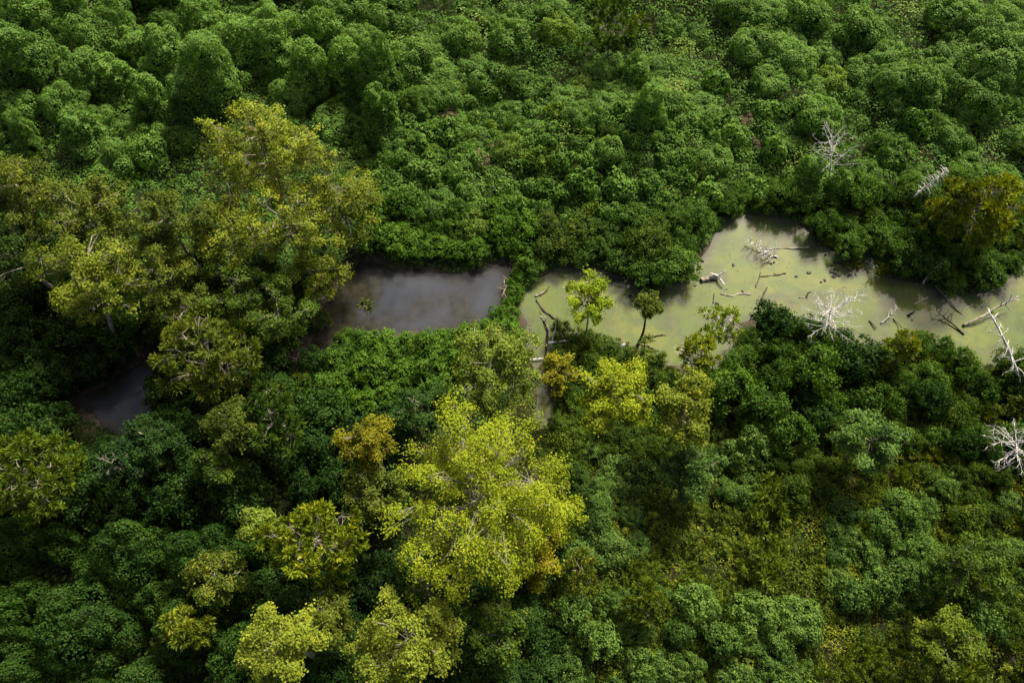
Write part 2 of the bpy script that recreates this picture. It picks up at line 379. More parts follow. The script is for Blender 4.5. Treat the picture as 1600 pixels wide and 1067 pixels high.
def clumps_to_leaves(cen, out, cr, nl, leaf, rng, aspect, flat=.6, upw=.6, jit=.55, star=False):
    n = len(cen)*nl
    if star:
        d = nrm(np.repeat(out, nl, 0)*.9 + rng.normal(size=(n, 3))*.8 + [0, 0, .25]); r = rng.uniform(.25, 1, (n, 1))
        P = np.repeat(cen, nl, 0) + d*r*np.repeat(cr, nl)[:, None]
        side = nrm(np.cross(d, rng.normal(size=(n, 3)))); sgn = np.sign(side[:, 2:3]); sgn[sgn == 0] = 1; N_ = side*sgn
        V, F = leaves(P, N_, leaf*rng.uniform(.7, 1.3, n), rng, aspect, .06, hang=None)
        # point the blades outward
        T = nrm(d - (d*N_).sum(1, keepdims=True)*N_); B = np.cross(N_, T); s = (leaf*rng.uniform(.7, 1.3, n))[:, None]
        V = V.reshape(n, 4, 3); V[:, 0] = P-T*s*.5; V[:, 2] = P+T*s*.5; V[:, 1] = P+B*s*aspect*.5; V[:, 3] = P-B*s*aspect*.5+N_*s*.08
        V = V.reshape(-1, 3)
    else:
        q = rng.normal(size=(n, 3))*np.repeat(cr, nl)[:, None]*.5; q[:, 2] *= flat
        P = np.repeat(cen, nl, 0)+q
        N_ = nrm(np.repeat(out, nl, 0)*.7 + [0, 0, upw] + jit*rng.normal(size=(n, 3)) + nrm(q)*.35)
        V, F = leaves(P, N_, leaf*rng.uniform(.65, 1.3, n), rng, aspect, .16, hang=(0, 0, -1), hang_w=.25)
    ct = np.repeat(rng.normal(.5, .17, len(cen)), nl); ch = np.repeat(rng.uniform(0, 1, len(cen)), nl)
    sh = np.clip(ct+rng.normal(0, .16, n), 0, 1); hu = np.clip(.65*ch+.35*rng.uniform(0, 1, n), 0, 1)
    return V, F, np.repeat(sh, 4), np.repeat(hu, 4)
def crown_lobes(rng, rx, ry, rz, n, f=(.30, .46), low=-.25, spread=(.52, .82)):
    out = []
    for k in range(n):
        u = 1-(1-low)*(k+.5)/n; a = 2.39996*k+rng.uniform(-.5, .5); s = math.sqrt(max(0, 1-u*u))
        d = np.array([math.cos(a)*s*rx, math.sin(a)*s*ry, u*rz])*rng.uniform(*spread)
        r = (rx+ry)/2*rng.uniform(*f)
        out.append((*d, r, r*rng.uniform(.8, 1.2), r*rng.uniform(.5, .8)))
    return np.array(out)

# ---- shrubs / mounds as shared kits: a kit = list of (part name, mesh)
def kit_mound(seed, R, H, mat, leaf=.17, per=100, bump=.08, **k):
    rng = np.random.default_rng(seed); lb = mound_lobes(rng, R, H, **k)
    V, F, s, h = blanket(lb, leaf, per, rng, bump=bump)
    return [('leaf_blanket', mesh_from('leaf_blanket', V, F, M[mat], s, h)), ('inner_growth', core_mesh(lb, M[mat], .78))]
def kit_tower(seed, R, H, mat, leaf=.145, per=125):
    rng = np.random.default_rng(seed); lb = tower_lobes(rng, R, H)
    V, F, s, h = blanket(lb, leaf, per, rng, hang_w=.6, bump=.13)
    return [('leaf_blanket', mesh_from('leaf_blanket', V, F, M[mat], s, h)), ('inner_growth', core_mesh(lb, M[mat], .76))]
def kit_bush(seed, R, H, mat, leaf=.24, ncl=60, nl=26, aspect=.6, nlobe=9, star=False, stems=5, core_f=.48, bark='bark_d'):
    rng = np.random.default_rng(seed)
    lb = crown_lobes(rng, R, R, H*.5, nlobe, (.34, .52), -.5); lb[:, 2] += H*.55
    cen, out, cr = [], [], []
    for l in lb:
        m = max(4, int(ncl/nlobe)); d = sphere_pts(m*2, rng); d = d[d[:, 2] > -.55][:m]
        cen.append(l[:3]+d*l[3:6]*rng.uniform(.75, 1.08, (len(d), 1))); out.append(d); cr.append(np.full(len(d), R*.20)*rng.uniform(.7, 1.3, len(d)))
    cen, out, cr = np.concatenate(cen), np.concatenate(out), np.concatenate(cr)
    cen[:, 2] = np.maximum(cen[:, 2], .1)
    V, F, s, h = clumps_to_leaves(cen, out, cr, nl, leaf, rng, aspect, star=star)
    st = join([tube(curve((rng.normal(0, .08), rng.normal(0, .08), -.2), lb[k % nlobe, :3], rng, 5, .08), np.linspace(.05, .015, 5)*max(.7, R), 4) for k in range(stems)])
    kit = [('foliage', mesh_from('foliage', V, F, M[mat], s, h)), ('stems', mesh_from('stems', *st, M[bark]))]
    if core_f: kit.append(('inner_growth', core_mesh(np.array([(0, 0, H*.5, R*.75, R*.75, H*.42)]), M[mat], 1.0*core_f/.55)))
    return kit
def place(kit, name, label, cat, x, y, group=None, s=1.0, rz=0.0, sz=None, sink=.12):
    o = thing(name, label, cat, (x, y, gz(x, y)-sink), group, rz, (s, s, sz or s))
    for pn, me in kit: obj(pn, me, o)
    return o

SHORT = {1: 'the highest yellow-green crown', 2: 'the yellow-green pool-side tree', 4: 'the pale yellow left tree', 6: 'the spreading tree with pale trunk', 8: 'the grey-olive left-edge tree', 9: 'the olive tree with yellow tips',
         12: 'the feathery olive tree', 13: 'the light green pool-end tree', 20: 'the big yellow tree', 21: 'the golden low limbs', 23: 'the orange-yellow tree', 25: 'the pale drooping tree', 26: 'the light yellow-green tree',
         27: 'the olive-yellow tree', 28: 'the small orange-gold tree', 29: 'the lime-yellow tree', 30: 'the thin leaning tree', 31: 'the pale wispy tree', 33: 'the golden-olive layered tree', 34: 'the dark olive top tree',
         40: 'the bottom-edge yellow-green tree', 41: 'the wide bottom tree', 42: 'the rosette tree', 43: 'the cream-green tree', 44: 'the spiky olive tree', 47: 'the feathery left-edge tree', 48: 'the dead-topped dark tree',
         49: 'the lower olive-green tree', 53: 'the green bottom tree', 56: 'the dark shaded tree', 58: 'the flat-topped small tree', 59: 'the olive-topped right tree', 60: 'the round bottom-right tree', 61: 'the vine-hung blue-green tree', 62: 'the long blue-green tree'}
# ---- trees: individual crowns, trunk and limbs
def tree(name, label, px, py, wpx, hpx, zc, mat, style='broad', seed=0, n_lobe=16, ncl=18, nl=44, leaf=.165, bark='bark', lean=(0, 0), f=(.19, .34), rzf=.95,
         low=-.7, group=None, flat=.5, base=None, clr=1.0, cat='tree', bare=.06, bare_at=None, spread=(.55, 1.0), short=None, spray=.55):
    rng = np.random.default_rng(seed+1000)
    c = at(px, py, zc); s = scale_at(c); th = view_down(c)
    rx = wpx/2/s*.97; rz = rx*rzf; hh = hpx/2/s*.97
    ry = math.sqrt(max((.55*rx)**2, hh**2-(rz*math.cos(th))**2))/math.sin(th); ry = min(ry, rx*1.8)
    rz = min(rz, zc*.85)
    bx, by = (c[0]+lean[0], c[1]+lean[1]) if base is None else at(*base, .2)[:2]
    bz = gz(bx, by)
    o = thing(name, label, cat, (bx, by, bz-.15), group)
    landmark(o, SHORT.get(seed), c)
    cc = np.array([c[0]-bx, c[1]-by, zc-bz+.15])
    n_lobe = int(n_lobe*1.45)
    lb = crown_lobes(rng, rx, ry, rz, n_lobe, f, low, spread); lb[:, :3] += cc
    lb[:, 2] = np.maximum(lb[:, 2], lb[:, 5]*.6+.3)
    asp, star = .66, False
    if style == 'feather': asp, star = .20, True
    if style == 'star': asp, star = .30, True
    cen, out, cr, tint = [], [], [], []; limbs = []
    top = cc+np.array([0, 0, rz*.35]); trunk = curve((0, 0, 0), top, rng, 9, .025); tr = np.linspace(max(.06, .018*zc+.018*rx), .04, 9); tr[0] *= 1.35
    R0 = (rx+ry)/2
    bpt = None if bare_at is None else np.array(bare_at[:2], float)
    for k, l in enumerate(lb):
        d = sphere_pts(ncl*3, rng); d = d[d[:, 2] > -.3][:ncl]
        p = l[:3]+d*l[3:6]*rng.uniform(.75, 1.15, (len(d), 1))
        if style == 'broad' and rng.uniform() < spray:                # a limb that reaches out as a spray of leaf tufts
            v = l[:3]-(cc-[0, 0, rz*.3]); t_ = rng.uniform(.5, 1.22, (len(d), 1))
            p = cc-[0, 0, rz*.3]+v*t_+rng.normal(size=(len(d), 3))*l[3]*.34*(1.25-.45*t_); d = nrm(nrm(v)*.5+[0, 0, .6]+.4*d)
        r = np.full(len(d), clr*(.050*R0+.20))*rng.uniform(.6, 1.4, len(d))
        i0 = int(np.clip(np.searchsorted(trunk[:, 2], l[2]-.75*np.hypot(l[0]-cc[0], l[1]-cc[1])), 2, 8)); a = trunk[i0]
        path = curve(a, l[:3]+[0, 0, l[5]*.5], rng, 6, .08, -.05)
        tb = [tube(path, np.linspace(min(tr[i0]*.62, .03+.018*np.linalg.norm(path[-1]-a)), .018, 6), 5)]
        for q in p[::2]:
            j = rng.integers(2, 6); tb.append(tube(curve(path[j], q, rng, 3, .1), [.022, .015, .007], 3, False))
        limbs.append(join(tb))
        kp = rng.uniform(size=len(d)) > bare
        if bpt is not None:
            pj = project(p+[bx, by, bz-.15]); kp &= (np.hypot(*(pj-bpt).T) > bare_at[2]) | (rng.uniform(size=len(d)) > .8)
        cen.append(p[kp]); out.append(d[kp]); cr.append(r[kp]); tint.append(np.full(kp.sum(), rng.normal(0, .2)))
    cen, out, cr, tint = map(np.concatenate, (cen, out, cr, tint)); cen[:, 2] = np.maximum(cen[:, 2], .25)
    V, F, sh, hu = clumps_to_leaves(cen, out, cr, nl, leaf, rng, asp, flat=flat, star=star)
    sh = np.clip(sh+np.repeat(tint, nl*4), 0, 1)
    obj('crown', mesh_from('crown', V, F, M[mat], sh, hu), o)
    t_o = obj('trunk', mesh_from('trunk', *tube(trunk, tr, 8), M[bark], smooth=True), o)
    for lm in limbs: obj('limb', mesh_from('limb', *lm, M[bark], smooth=True), t_o)
    return o
LAND, AUTO = [], []
def landmark(o, short, c):
    if short: LAND.append((short, project(np.asarray(c))[0]))
# ------------------------------------------------------------------ low leaf carpets
def inpoly(q, poly):
    poly = np.array(poly, float); return sdist(np.atleast_2d(np.asarray(q, float)), poly) < 0
def carpet(name, label, poly, mat, per, leaf, seed, lump=.35, aspect=.85, dmin=.25, domes=0, dr=(.5, 1.3)):
    rng = np.random.default_rng(seed); wp = np.array([at(x, y, 0)[:2] for x, y in poly])
    lo, hi = wp.min(0), wp.max(0); n = int((hi-lo).prod()*per)
    P = rng.uniform(lo, hi, (n, 2)); P = P[sdist(P, wp) < 0]
    d = wd(P); P = P[d > dmin]; d = d[d > dmin]
    na, nb, nc = Noise(seed, .9, 12, 2), Noise(seed+1, 2.4, 12, 2), Noise(seed+2, .35, 12, 2)
    def lumpf(Q): return lump*(.5*np.abs(na(Q))+.35*np.abs(nb(Q))+.3*nc(Q))
    amp = ss(d, .2, 2.0)
    z = lumpf(P)*amp; e = .12
    G = np.stack([(lumpf(P+[e, 0])-lumpf(P-[e, 0]))/(2*e)*amp, (lumpf(P+[0, e])-lumpf(P-[0, e]))/(2*e)*amp], 1)
    tint = np.zeros(len(P))
    o_ = np.argsort(P[:, 0]); P, d, z, G, amp = P[o_], d[o_], z[o_], G[o_], amp[o_]
    for _ in range(domes):                                    # low hummocks that merge into one another
        c = rng.uniform(lo, hi); r = rng.uniform(*dr); hgt = r*rng.uniform(.6, 1.1); a, b_ = np.searchsorted(P[:, 0], [c[0]-r, c[0]+r])
        if a == b_: continue
        q = P[a:b_]-c; rr = (q**2).sum(1)/r**2; hz = hgt*np.sqrt(np.maximum(1-rr, 0))*amp[a:b_]
        up = hz > z[a:b_]; tt = rng.normal(0, .13)
        idx = np.arange(a, b_)[up]; z[idx] = hz[up]; tint[idx] = tt
        G[idx] = -np.clip((hgt/r/r)*q[up]/np.sqrt(np.maximum(1-rr[up], .08))[:, None], -3, 3)*amp[idx][:, None]
    N_ = nrm(np.column_stack([-G, np.ones(len(P))])); N_ = nrm(N_+.36*rng.normal(size=(len(P), 3)))
    Q = np.column_stack([P, ground_h(P, d)+.12+z+rng.normal(0, .04, len(P))])
    V, F = leaves(Q, N_, leaf*rng.uniform(.65, 1.3, len(P)), rng, aspect)
    sh = np.clip(.45+.12*nc(P)+.05*nb(P)+tint+rng.normal(0, .18, len(P)), 0, 1); hu = np.clip(.5+.2*na(P)+rng.normal(0, .25, len(P)), 0, 1)
    o = obj(name, mesh_from(name, V, F, M[mat], np.repeat(sh, 4), np.repeat(hu, 4))); o['kind'] = 'stuff'
    tag(o, label, 'ground cover')
carpet('vine_carpet', 'low blanket of climbing vine leaves covering the slope above the water', [(-110, -70), (1710, -70), (1710, 470), (1100, 470), (560, 470), (-110, 330)], 'kudzu', 64, .19, 11, .3, domes=5200, dr=(.3, .9))
carpet('scrub_carpet', 'low olive and yellowish scrub covering the ground at lower right', [(850, 520), (1710, 520), (1710, 1120), (760, 1120), (760, 700)], 'scrub', 85, .17, 12, .5, .5, domes=1200, dr=(.3, .8))
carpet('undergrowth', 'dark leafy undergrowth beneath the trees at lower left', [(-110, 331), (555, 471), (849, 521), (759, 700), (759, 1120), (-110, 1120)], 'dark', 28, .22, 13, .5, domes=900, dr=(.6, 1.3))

# ------------------------------------------------------------------ shared kits
KS = [kit_mound(100+i, 1.0, .95, 'kudzu', .16, 120, .05, n2=3, n3=6, r2=(.34, .5), r3=(.14, .24)) for i in range(6)]
KM = [kit_mound(120+i, 1.9, 1.9, 'kudzu', .15, 130, .07, n2=8, n3=20, r2=(.3, .5), r3=(.09, .2)) for i in range(6)]
KB = [kit_mound(140+i, 3.0, 3.4, 'kudzu', .15, 112, n2=13, n3=24, r2=(.26, .42), r3=(.10, .2)) for i in range(5)]
KT = [kit_tower(160+i, r, h, 'kudzu') for i, (r, h) in enumerate([(1.7, 5.2), (2.0, 6.5), (1.5, 4.6), (2.3, 7.4), (1.9, 5.6)])]
def recol(kits, mat):
    out = []
    for k in kits:
        kk = []
        for pn, me in k:
            if pn in ('stems', 'inner_growth'): kk.append((pn, me)); continue
            m2 = me.copy(); m2.materials.clear(); m2.materials.append(M[mat]); kk.append((pn, m2))
        out.append(kk)
    return out
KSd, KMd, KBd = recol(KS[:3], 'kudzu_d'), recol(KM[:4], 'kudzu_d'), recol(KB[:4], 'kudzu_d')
KMb = recol(KM[:4], 'bluish'); KSy, KMy = recol(KS[:3], 'kudzu_y'), recol(KM[:2], 'kudzu_y')
BB = [kit_bush(200+i, 1.25, 1.9, 'bright', .17, 100, 32) for i in range(4)]
BM = [kit_bush(210+i, 1.4, 2.2, 'mid', .155, 120, 34) for i in range(5)]
BD = [kit_bush(220+i, 1.5, 2.5, 'dark', .18, 120, 30) for i in range(4)]
BL = [kit_bush(230+i, 1.5, 2.2, 'bluish', .16, 140, 34, .75, 13) for i in range(4)]
BS = [kit_bush(240+i, .7, .95, 'scrub', .15, 44, 22, .4, 6, core_f=0) for i in range(4)]
BY = [kit_bush(250+i, .55, .8, 'olive_y', .13, 32, 20, .5, 5, core_f=0) for i in range(3)]
BR = [kit_bush(260+i, .8, 1.1, 'rust', .24, 36, 22, .22, 6, star=True, core_f=0) for i in range(3)]
BO = [kit_bush(270+i, 1.2, 2.2, 'olive', .17, 80, 28, .5, 8) for i in range(3)]
BG = [kit_bush(280+i, .9, 1.3, 'grass', .50, 30, 26, .10, 5, star=True, core_f=0) for i in range(3)]
BF = [kit_bush(290+i, 1.3, 2.0, 'scrub', .40, 60, 26, .16, 8, star=True, core_f=0) for i in range(3)]
BMg = recol(BM, 'green'); KSt = recol(KS[:3], 'tan')

prng = np.random.default_rng(77)
TK = np.zeros((4000, 3)); taken = []           # (x, y, r) of what already stands
def put(kits, name, label, cat, x, y, r, R0, group=None, sz=1.0, sink=.15):
    s = r/R0*prng.uniform(.92, 1.08)
    TK[len(taken)] = (x, y, r); taken.append((x, y, r))
    o = place(kits[prng.integers(len(kits))], name, label, cat, x, y, group, s, prng.uniform(0, 6.28), s*sz*prng.uniform(.85, 1.15), sink)
    if group: AUTO.append((o, label, project((x, y, gz(x, y)+r*.6))[0]))
    return o
def at_top(px, py, h):
    """foot of a thing whose top, h metres up, shows at this place"""
    p = at(px, py, h+.8); return p[0], p[1]

# ------------------------------------------------------------------ vine-draped towers and mounds that stand out
TOW = 'vine-draped towers on the upper left slope'
tl = 'tall vine-draped column'
for (px, py, k, r) in [(142, 84, 1, 2.0), (172, 118, 2, 1.9), (250, 91, 4, 2.0), (317, 108, 3, 2.3), (290, 152, 0, 1.6), (357, 20, 1, 2.2), (381, 74, 4, 2.0),
                       (125, 205, 2, 1.8), (165, 228, 0, 1.4), (91, 10, 1, 1.8), (158, 10, 3, 2.0), (84, 54, 2, 1.7), (10, 70, 4, 2.2), (243, 45, 0, 1.6), (209, 30, 1, 1.9),
                       (420, 51, 3, 2.2), (457, 24, 1, 2.0), (511, 34, 4, 1.9), (40, 30, 3, 2.2), (300, 30, 4, 2.0), (60, 110, 0, 1.9), (230, 150, 2, 1.7)]:
    h = [5.2, 6.5, 4.6, 7.4, 5.6][k]; x, y = at_top(px, py, h*.72)
    put([KT[k]], 'vine_tower', tl, 'vine tower', x, y, r*1.08, [1.7, 2.0, 1.5, 2.3, 1.9][k], TOW, .74)
for px, py, k, r, lab in [(577, 84, 3, 2.0, 'tallest vine-draped column above the yellow-green tree crowns'),
                          (521, 61, 1, 1.9, 'vine-draped column just left of the tallest one'),
                          (590, 170, 2, 1.7, 'vine-draped column directly below the tallest one'),
                          (995, 92, 2, 1.6, 'pale-topped vine-covered stump near the olive tree at top centre'),
                          (1012, 165, 0, 1.6, 'rounded vine column below the pale-topped stump at top centre')]:
    h = [5.2, 6.5, 4.6, 7.4, 5.6][k]; x, y = at_top(px, py, h*.8)
    put([KT[k]], 'vine_tower', lab, 'vine tower', x, y, r, [1.7, 2.0, 1.5, 2.3, 1.9][k], sz=.85)
ML = 'rounded vine mound'; MG = 'vine mounds on the open slope'
for px, py, r in [(616, 245, 1.7), (655, 238, 1.1), (668, 272, 1.6), (684, 319, 1.9), (646, 303, 1.1), (727, 242, 1.2), (747, 251, 1.2), (799, 240, 1.9), (853, 242, 1.3), (841, 265, 1.3),
                  (794, 299, 1.2), (803, 319, 1.3), (849, 303, 1.1), (740, 346, 1.9), (749, 323, 1.2), (709, 285, 1.1), (695, 305, .9), (826, 301, .8), (643, 115, 2.2), (616, 44, 2.2),
                  (609, 216, 1.7), (562, 202, 1.9), (518, 182, 2.3), (552, 34, 1.9), (184, 277, 2.0), (236, 236, 2.4), (84, 148, 2.0), (34, 158, 2.4), (700, 215, 1.6), (690, 150, 2.0), (760, 110, 2.2), (800, 60, 2.3), (715, 60, 2.2),
                  (830, 130, 2.0), (870, 60, 2.0), (905, 205, 1.7), (880, 270, 1.4), (905, 300, 1.5), (945, 255, 1.8), (965, 300, 1.6), (1065, 262, 1.3), (1068, 285, 1.3), (1010, 300, 1.5), (1040, 190, 1.8),
                  (1115, 140, 1.5), (1145, 215, 1.5), (1190, 185, 1.3), (1270, 195, 2.3), (1300, 130, 2.0), (1425, 160, 2.2), (1400, 240, 1.8), (1210, 100, 1.8), (1335, 60, 2.2), (1250, 40, 2.2), (1140, 40, 2.0), (1110, 300, 1.5),
                  (1420, 205, 1.6), (1350, 270, 1.7), (1465, 60, 2.4), (1380, 110, 2.0), (1180, 290, 1.6), (1480, 220, 2.1), (1210, 240, 1.5)]:
    r *= .86; h = r*1.1; x, y = at_top(px, py, h*.5)
    if r < 1.4: put(KS*3+KSy, 'vine_mound', ML, 'vine mound', x, y, r, 1.0, MG, 1.35)
    else: put(KM*3+KMy[:1], 'vine_mound', ML, 'vine mound', x, y, r, 1.9, MG, 1.02)
for px, py, r, lab in [(1545, 112, 3.4, 'broad swollen vine mound at the right edge of the upper slope'), (1525, 150, 2.6, 'vine mound leaning against the broad swollen one, upper right')]:
    x, y = at_top(px, py, 2.4); put(KB, 'vine_mound', lab, 'vine mound', x, y, r, 3.0)

# ------------------------------------------------------------------ named trees
T = tree
T('broadleaf_tree', 'tall yellow-green tree with the highest crown, above the grey pool, left', 415, 240, 200, 160, 10, 'olive_y', seed=1, n_lobe=17, ncl=20)
T('broadleaf_tree', 'yellow-green tree leaning over the grey pool, its right crown', 530, 320, 145, 150, 7.0, 'olive_y', seed=2, n_lobe=14, ncl=17)
T('broadleaf_tree', 'yellow-green tree with pale bare limbs below the highest crown', 445, 350, 140, 150, 8.5, 'olive_y', seed=3, n_lobe=13, ncl=18, bare=.3)
T('broadleaf_tree', 'pale yellow tree between the highest crown and the left canopy', 355, 355, 120, 140, 8.5, 'olive_y', seed=4, n_lobe=12, ncl=17)
T('broadleaf_tree', 'drooping yellow-green branchy tree at the left end of the grey pool', 500, 425, 100, 110, 4.6, 'olive_y', seed=5, n_lobe=9, ncl=15, bare=.2)
T('broadleaf_tree', 'spreading yellow-green tree with a visible pale trunk, left of centre', 150, 440, 180, 160, 9.5, 'olive_y', seed=6, n_lobe=16, ncl=19, base=(193, 562), bare=.15)
T('broadleaf_tree', 'dull olive tree crown in the left canopy next to the spreading tree', 250, 420, 140, 140, 7.5, 'olive', seed=7, n_lobe=13, ncl=16, bare=.2)
T('broadleaf_tree', 'rounded grey-olive tree at the left edge', 35, 300, 130, 120, 10, 'olive', seed=8, n_lobe=16, ncl=18)
T('broadleaf_tree', 'olive tree with yellow tips in the left canopy', 140, 335, 150, 95, 10.5, 'olive', seed=9, n_lobe=15, ncl=18)
T('broadleaf_tree', 'fine-leaved olive tree between the yellow crowns on the left', 265, 350, 110, 100, 10, 'olive', seed=10, n_lobe=13, ncl=16)
T('broadleaf_tree', 'dark olive tree behind the left canopy edge', 30, 400, 130, 130, 8, 'mid', seed=11, n_lobe=13, ncl=14)
T('feathery_tree', 'feathery olive tree right of the little brown stream', 330, 560, 165, 140, 6.5, 'olive', 'feather', seed=12, n_lobe=15, ncl=15, nl=30, leaf=.42)
T('broadleaf_tree', 'leafy light green tree left of the shallow end of the grey pool', 440, 490, 110, 115, 5, 'mid', seed=13, n_lobe=11, ncl=15)
T('broadleaf_tree', 'shaded green tree in the gap left of the drooping pool tree', 370, 460, 125, 125, 6, 'mid', seed=14, n_lobe=11, ncl=14)
T('broadleaf_tree', 'dark tree crown above the feathery olive tree', 300, 495, 130, 110, 6, 'olive', seed=15, n_lobe=11, ncl=13, bare=.2)
T('broadleaf_tree', 'big bright yellow tree with spreading crown, lower centre', 752, 772, 262, 270, 12, 'yellow', seed=20, n_lobe=32, ncl=20, bare=.05, f=(.14, .30), spray=.7, spread=(.5, 1.08), leaf=.135, nl=62, bare_at=(818, 728, 32))
T('broadleaf_tree', 'golden yellow low limbs at the right foot of the big yellow tree', 838, 860, 90, 110, 7, 'gold', seed=21, n_lobe=9, ncl=15)
T('broadleaf_tree', 'yellow-green tree tucked behind the right side of the big yellow tree', 868, 800, 80, 110, 6, 'yellow', seed=22, n_lobe=9, ncl=14)
T('broadleaf_tree', 'orange-yellow tree left of the big yellow tree', 572, 692, 92, 85, 9, 'gold', seed=23, n_lobe=11, ncl=17)
T('broadleaf_tree', 'dull olive-brown tree below the orange-yellow tree', 575, 775, 100, 100, 7, 'olive', seed=24, n_lobe=11, ncl=15)
T('broadleaf_tree', 'pale green drooping tree beside the narrow channel', 770, 572, 135, 145, 9, 'pale', seed=25, n_lobe=17, ncl=19)
T('broadleaf_tree', 'light yellow-green tree right of the narrow channel', 962, 620, 112, 125, 8.5, 'yellow', seed=26, n_lobe=15, ncl=19)
T('broadleaf_tree', 'olive-yellow tree just right of the light yellow-green tree', 1070, 640, 88, 120, 7.0, 'olive_y', seed=27, n_lobe=13, ncl=16)
T('small_tree', 'small orange-gold tree by the fallen logs at the channel mouth', 872, 580, 48, 62, 4.5, 'gold', seed=28, n_lobe=8, ncl=11)
T('small_tree', 'bright lime-yellow slender tree standing at the pond edge', 918, 468, 56, 84, 4.2, 'lime', seed=29, n_lobe=10, ncl=13, base=(914, 528), bark='bark')
T('small_tree', 'small round-topped tree on a long thin leaning trunk over the pond', 1013, 475, 38, 38, 6.2, 'olive', seed=30, n_lobe=8, ncl=12, base=(996, 540), bark='bark_d')
T('feathery_tree', 'pale wispy tree with a bare grey heart at the pond edge', 1128, 508, 58, 62, 5, 'pale', 'feather', seed=31, n_lobe=10, ncl=12, nl=18, leaf=.36, bare=.35, bark='dead')
T('feathery_tree', 'yellow-olive tree behind the bare pale branches at the pond edge', 1095, 552, 50, 65, 5, 'olive_y', 'feather', seed=32, n_lobe=9, ncl=13, nl=24, leaf=.34)
T('feathery_tree', 'golden-olive layered tree on the right bank above the pond', 1522, 332, 132, 120, 5.2, 'ochre', 'feather', seed=33, n_lobe=18, ncl=18, nl=36, leaf=.42)
T('feathery_tree', 'dark olive tree with yellowish tips at top centre', 955, 45, 95, 100, 5.0, 'mid', 'feather', seed=34, n_lobe=12, ncl=14, nl=28, leaf=.44)
T('broadleaf_tree', 'yellow-green tree at the bottom edge, left of centre', 440, 1010, 135, 125, 10, 'olive_y', seed=40, n_lobe=15, ncl=19)
T('broadleaf_tree', 'wide yellow-green tree at the bottom edge below the big yellow tree', 640, 1000, 175, 150, 9.5, 'olive_y', seed=41, n_lobe=19, ncl=19, bare=.15)
T('starry_tree', 'tree with starry yellow-green leaf rosettes, lower left of centre', 490, 850, 150, 120, 8.5, 'yellow', 'star', seed=42, n_lobe=15, ncl=12, nl=30, leaf=.40)
T('small_tree', 'cream-green flowering-looking tree at the dark canopy edge', 402, 818, 66, 55, 8, 'pale', seed=43, n_lobe=9, ncl=13)
T('feathery_tree', 'round spiky olive tree in the dark lower left canopy', 290, 980, 72, 62, 7, 'olive_y', 'feather', seed=44, n_lobe=8, ncl=12, nl=26, leaf=.45)
T('broadleaf_tree', 'greyish olive tree between the spiky tree and the rosette tree', 335, 905, 95, 85, 7, 'olive', seed=45, n_lobe=10, ncl=13, bare=.2)
T('broadleaf_tree', 'brownish olive tree left of the bottom yellow-green tree', 510, 965, 85, 90, 7, 'olive', seed=46, n_lobe=10, ncl=14)
T('feathery_tree', 'dark olive feathery tree at the left edge, lower half', 45, 745, 140, 140, 8, 'scrub', 'feather', seed=47, n_lobe=16, ncl=16, nl=32, leaf=.42)
T('broadleaf_tree', 'dark tree with a grey dead top, left of centre, lower half', 182, 718, 88, 70, 7.5, 'dark', seed=48, n_lobe=10, ncl=14, bare=.4, bark='dead_t')
T('broadleaf_tree', 'olive-green tree below the feathery tree, left of centre', 365, 665, 85, 75, 8, 'olive', seed=49, n_lobe=10, ncl=15)
T('feathery_tree', 'dark feathery tree beside the shaded gap, centre left', 425, 655, 80, 110, 7.5, 'mid', 'feather', seed=50, n_lobe=11, ncl=14, nl=28, leaf=.42)
T('broadleaf_tree', 'bright green leafy tree in the dark left canopy', 335, 725, 70, 70, 6.5, 'mid', seed=51, n_lobe=9, ncl=14)
T('feathery_tree', 'thin grey-green tree below the big yellow tree', 690, 915, 110, 90, 7, 'mid', 'feather', seed=52, n_lobe=11, ncl=12, nl=26, leaf=.4, bare=.2)
T('broadleaf_tree', 'green tree at the right foot of the wide bottom tree', 780, 985, 90, 110, 7, 'mid', seed=53, n_lobe=11, ncl=15)
T('feathery_tree', 'small dull feathery tree at the foot of the golden limbs', 905, 890, 60, 55, 4.5, 'olive', 'feather', seed=54, n_lobe=7, ncl=10, nl=22, leaf=.38, bare=.3)
T('feathery_tree', 'grey-green feathery tree right of the bottom centre', 1008, 945, 60, 70, 4.5, 'scrub', 'feather', seed=55, n_lobe=8, ncl=12, nl=24, leaf=.4)
T('broadleaf_tree', 'dark shaded tree below the pale drooping tree', 660, 640, 110, 100, 6, 'dark', seed=56, n_lobe=12, ncl=14)
T('broadleaf_tree', 'dark green rounded tree beside the brown stream mouth', 240, 690, 90, 80, 6, 'dark', seed=57, n_lobe=10, ncl=14)
T('small_tree', 'flat-topped yellow-olive small tree on the right south bank', 1412, 540, 58, 38, 4.6, 'olive_y', 'feather', seed=58, n_lobe=8, ncl=12, nl=24, leaf=.34, base=(1385, 580))
T('broadleaf_tree', 'olive-topped shrub tree low on the right edge', 1520, 890, 130, 110, 5.5, 'mid', seed=59, n_lobe=13, ncl=15)
T('broadleaf_tree', 'round olive tree near the bottom right corner', 1480, 1000, 120, 100, 6, 'scrub', seed=60, n_lobe=13, ncl=16)
T('broadleaf_tree', 'large blue-green vine-hung tree right of centre, lower half', 1360, 690, 110, 100, 5.5, 'bluish', seed=61, n_lobe=14, ncl=18)
T('broadleaf_tree', 'long blue-green leafy tree below the olive-yellow tree', 1075, 735, 100, 90, 5, 'bluish', seed=62, n_lobe=13, ncl=17)

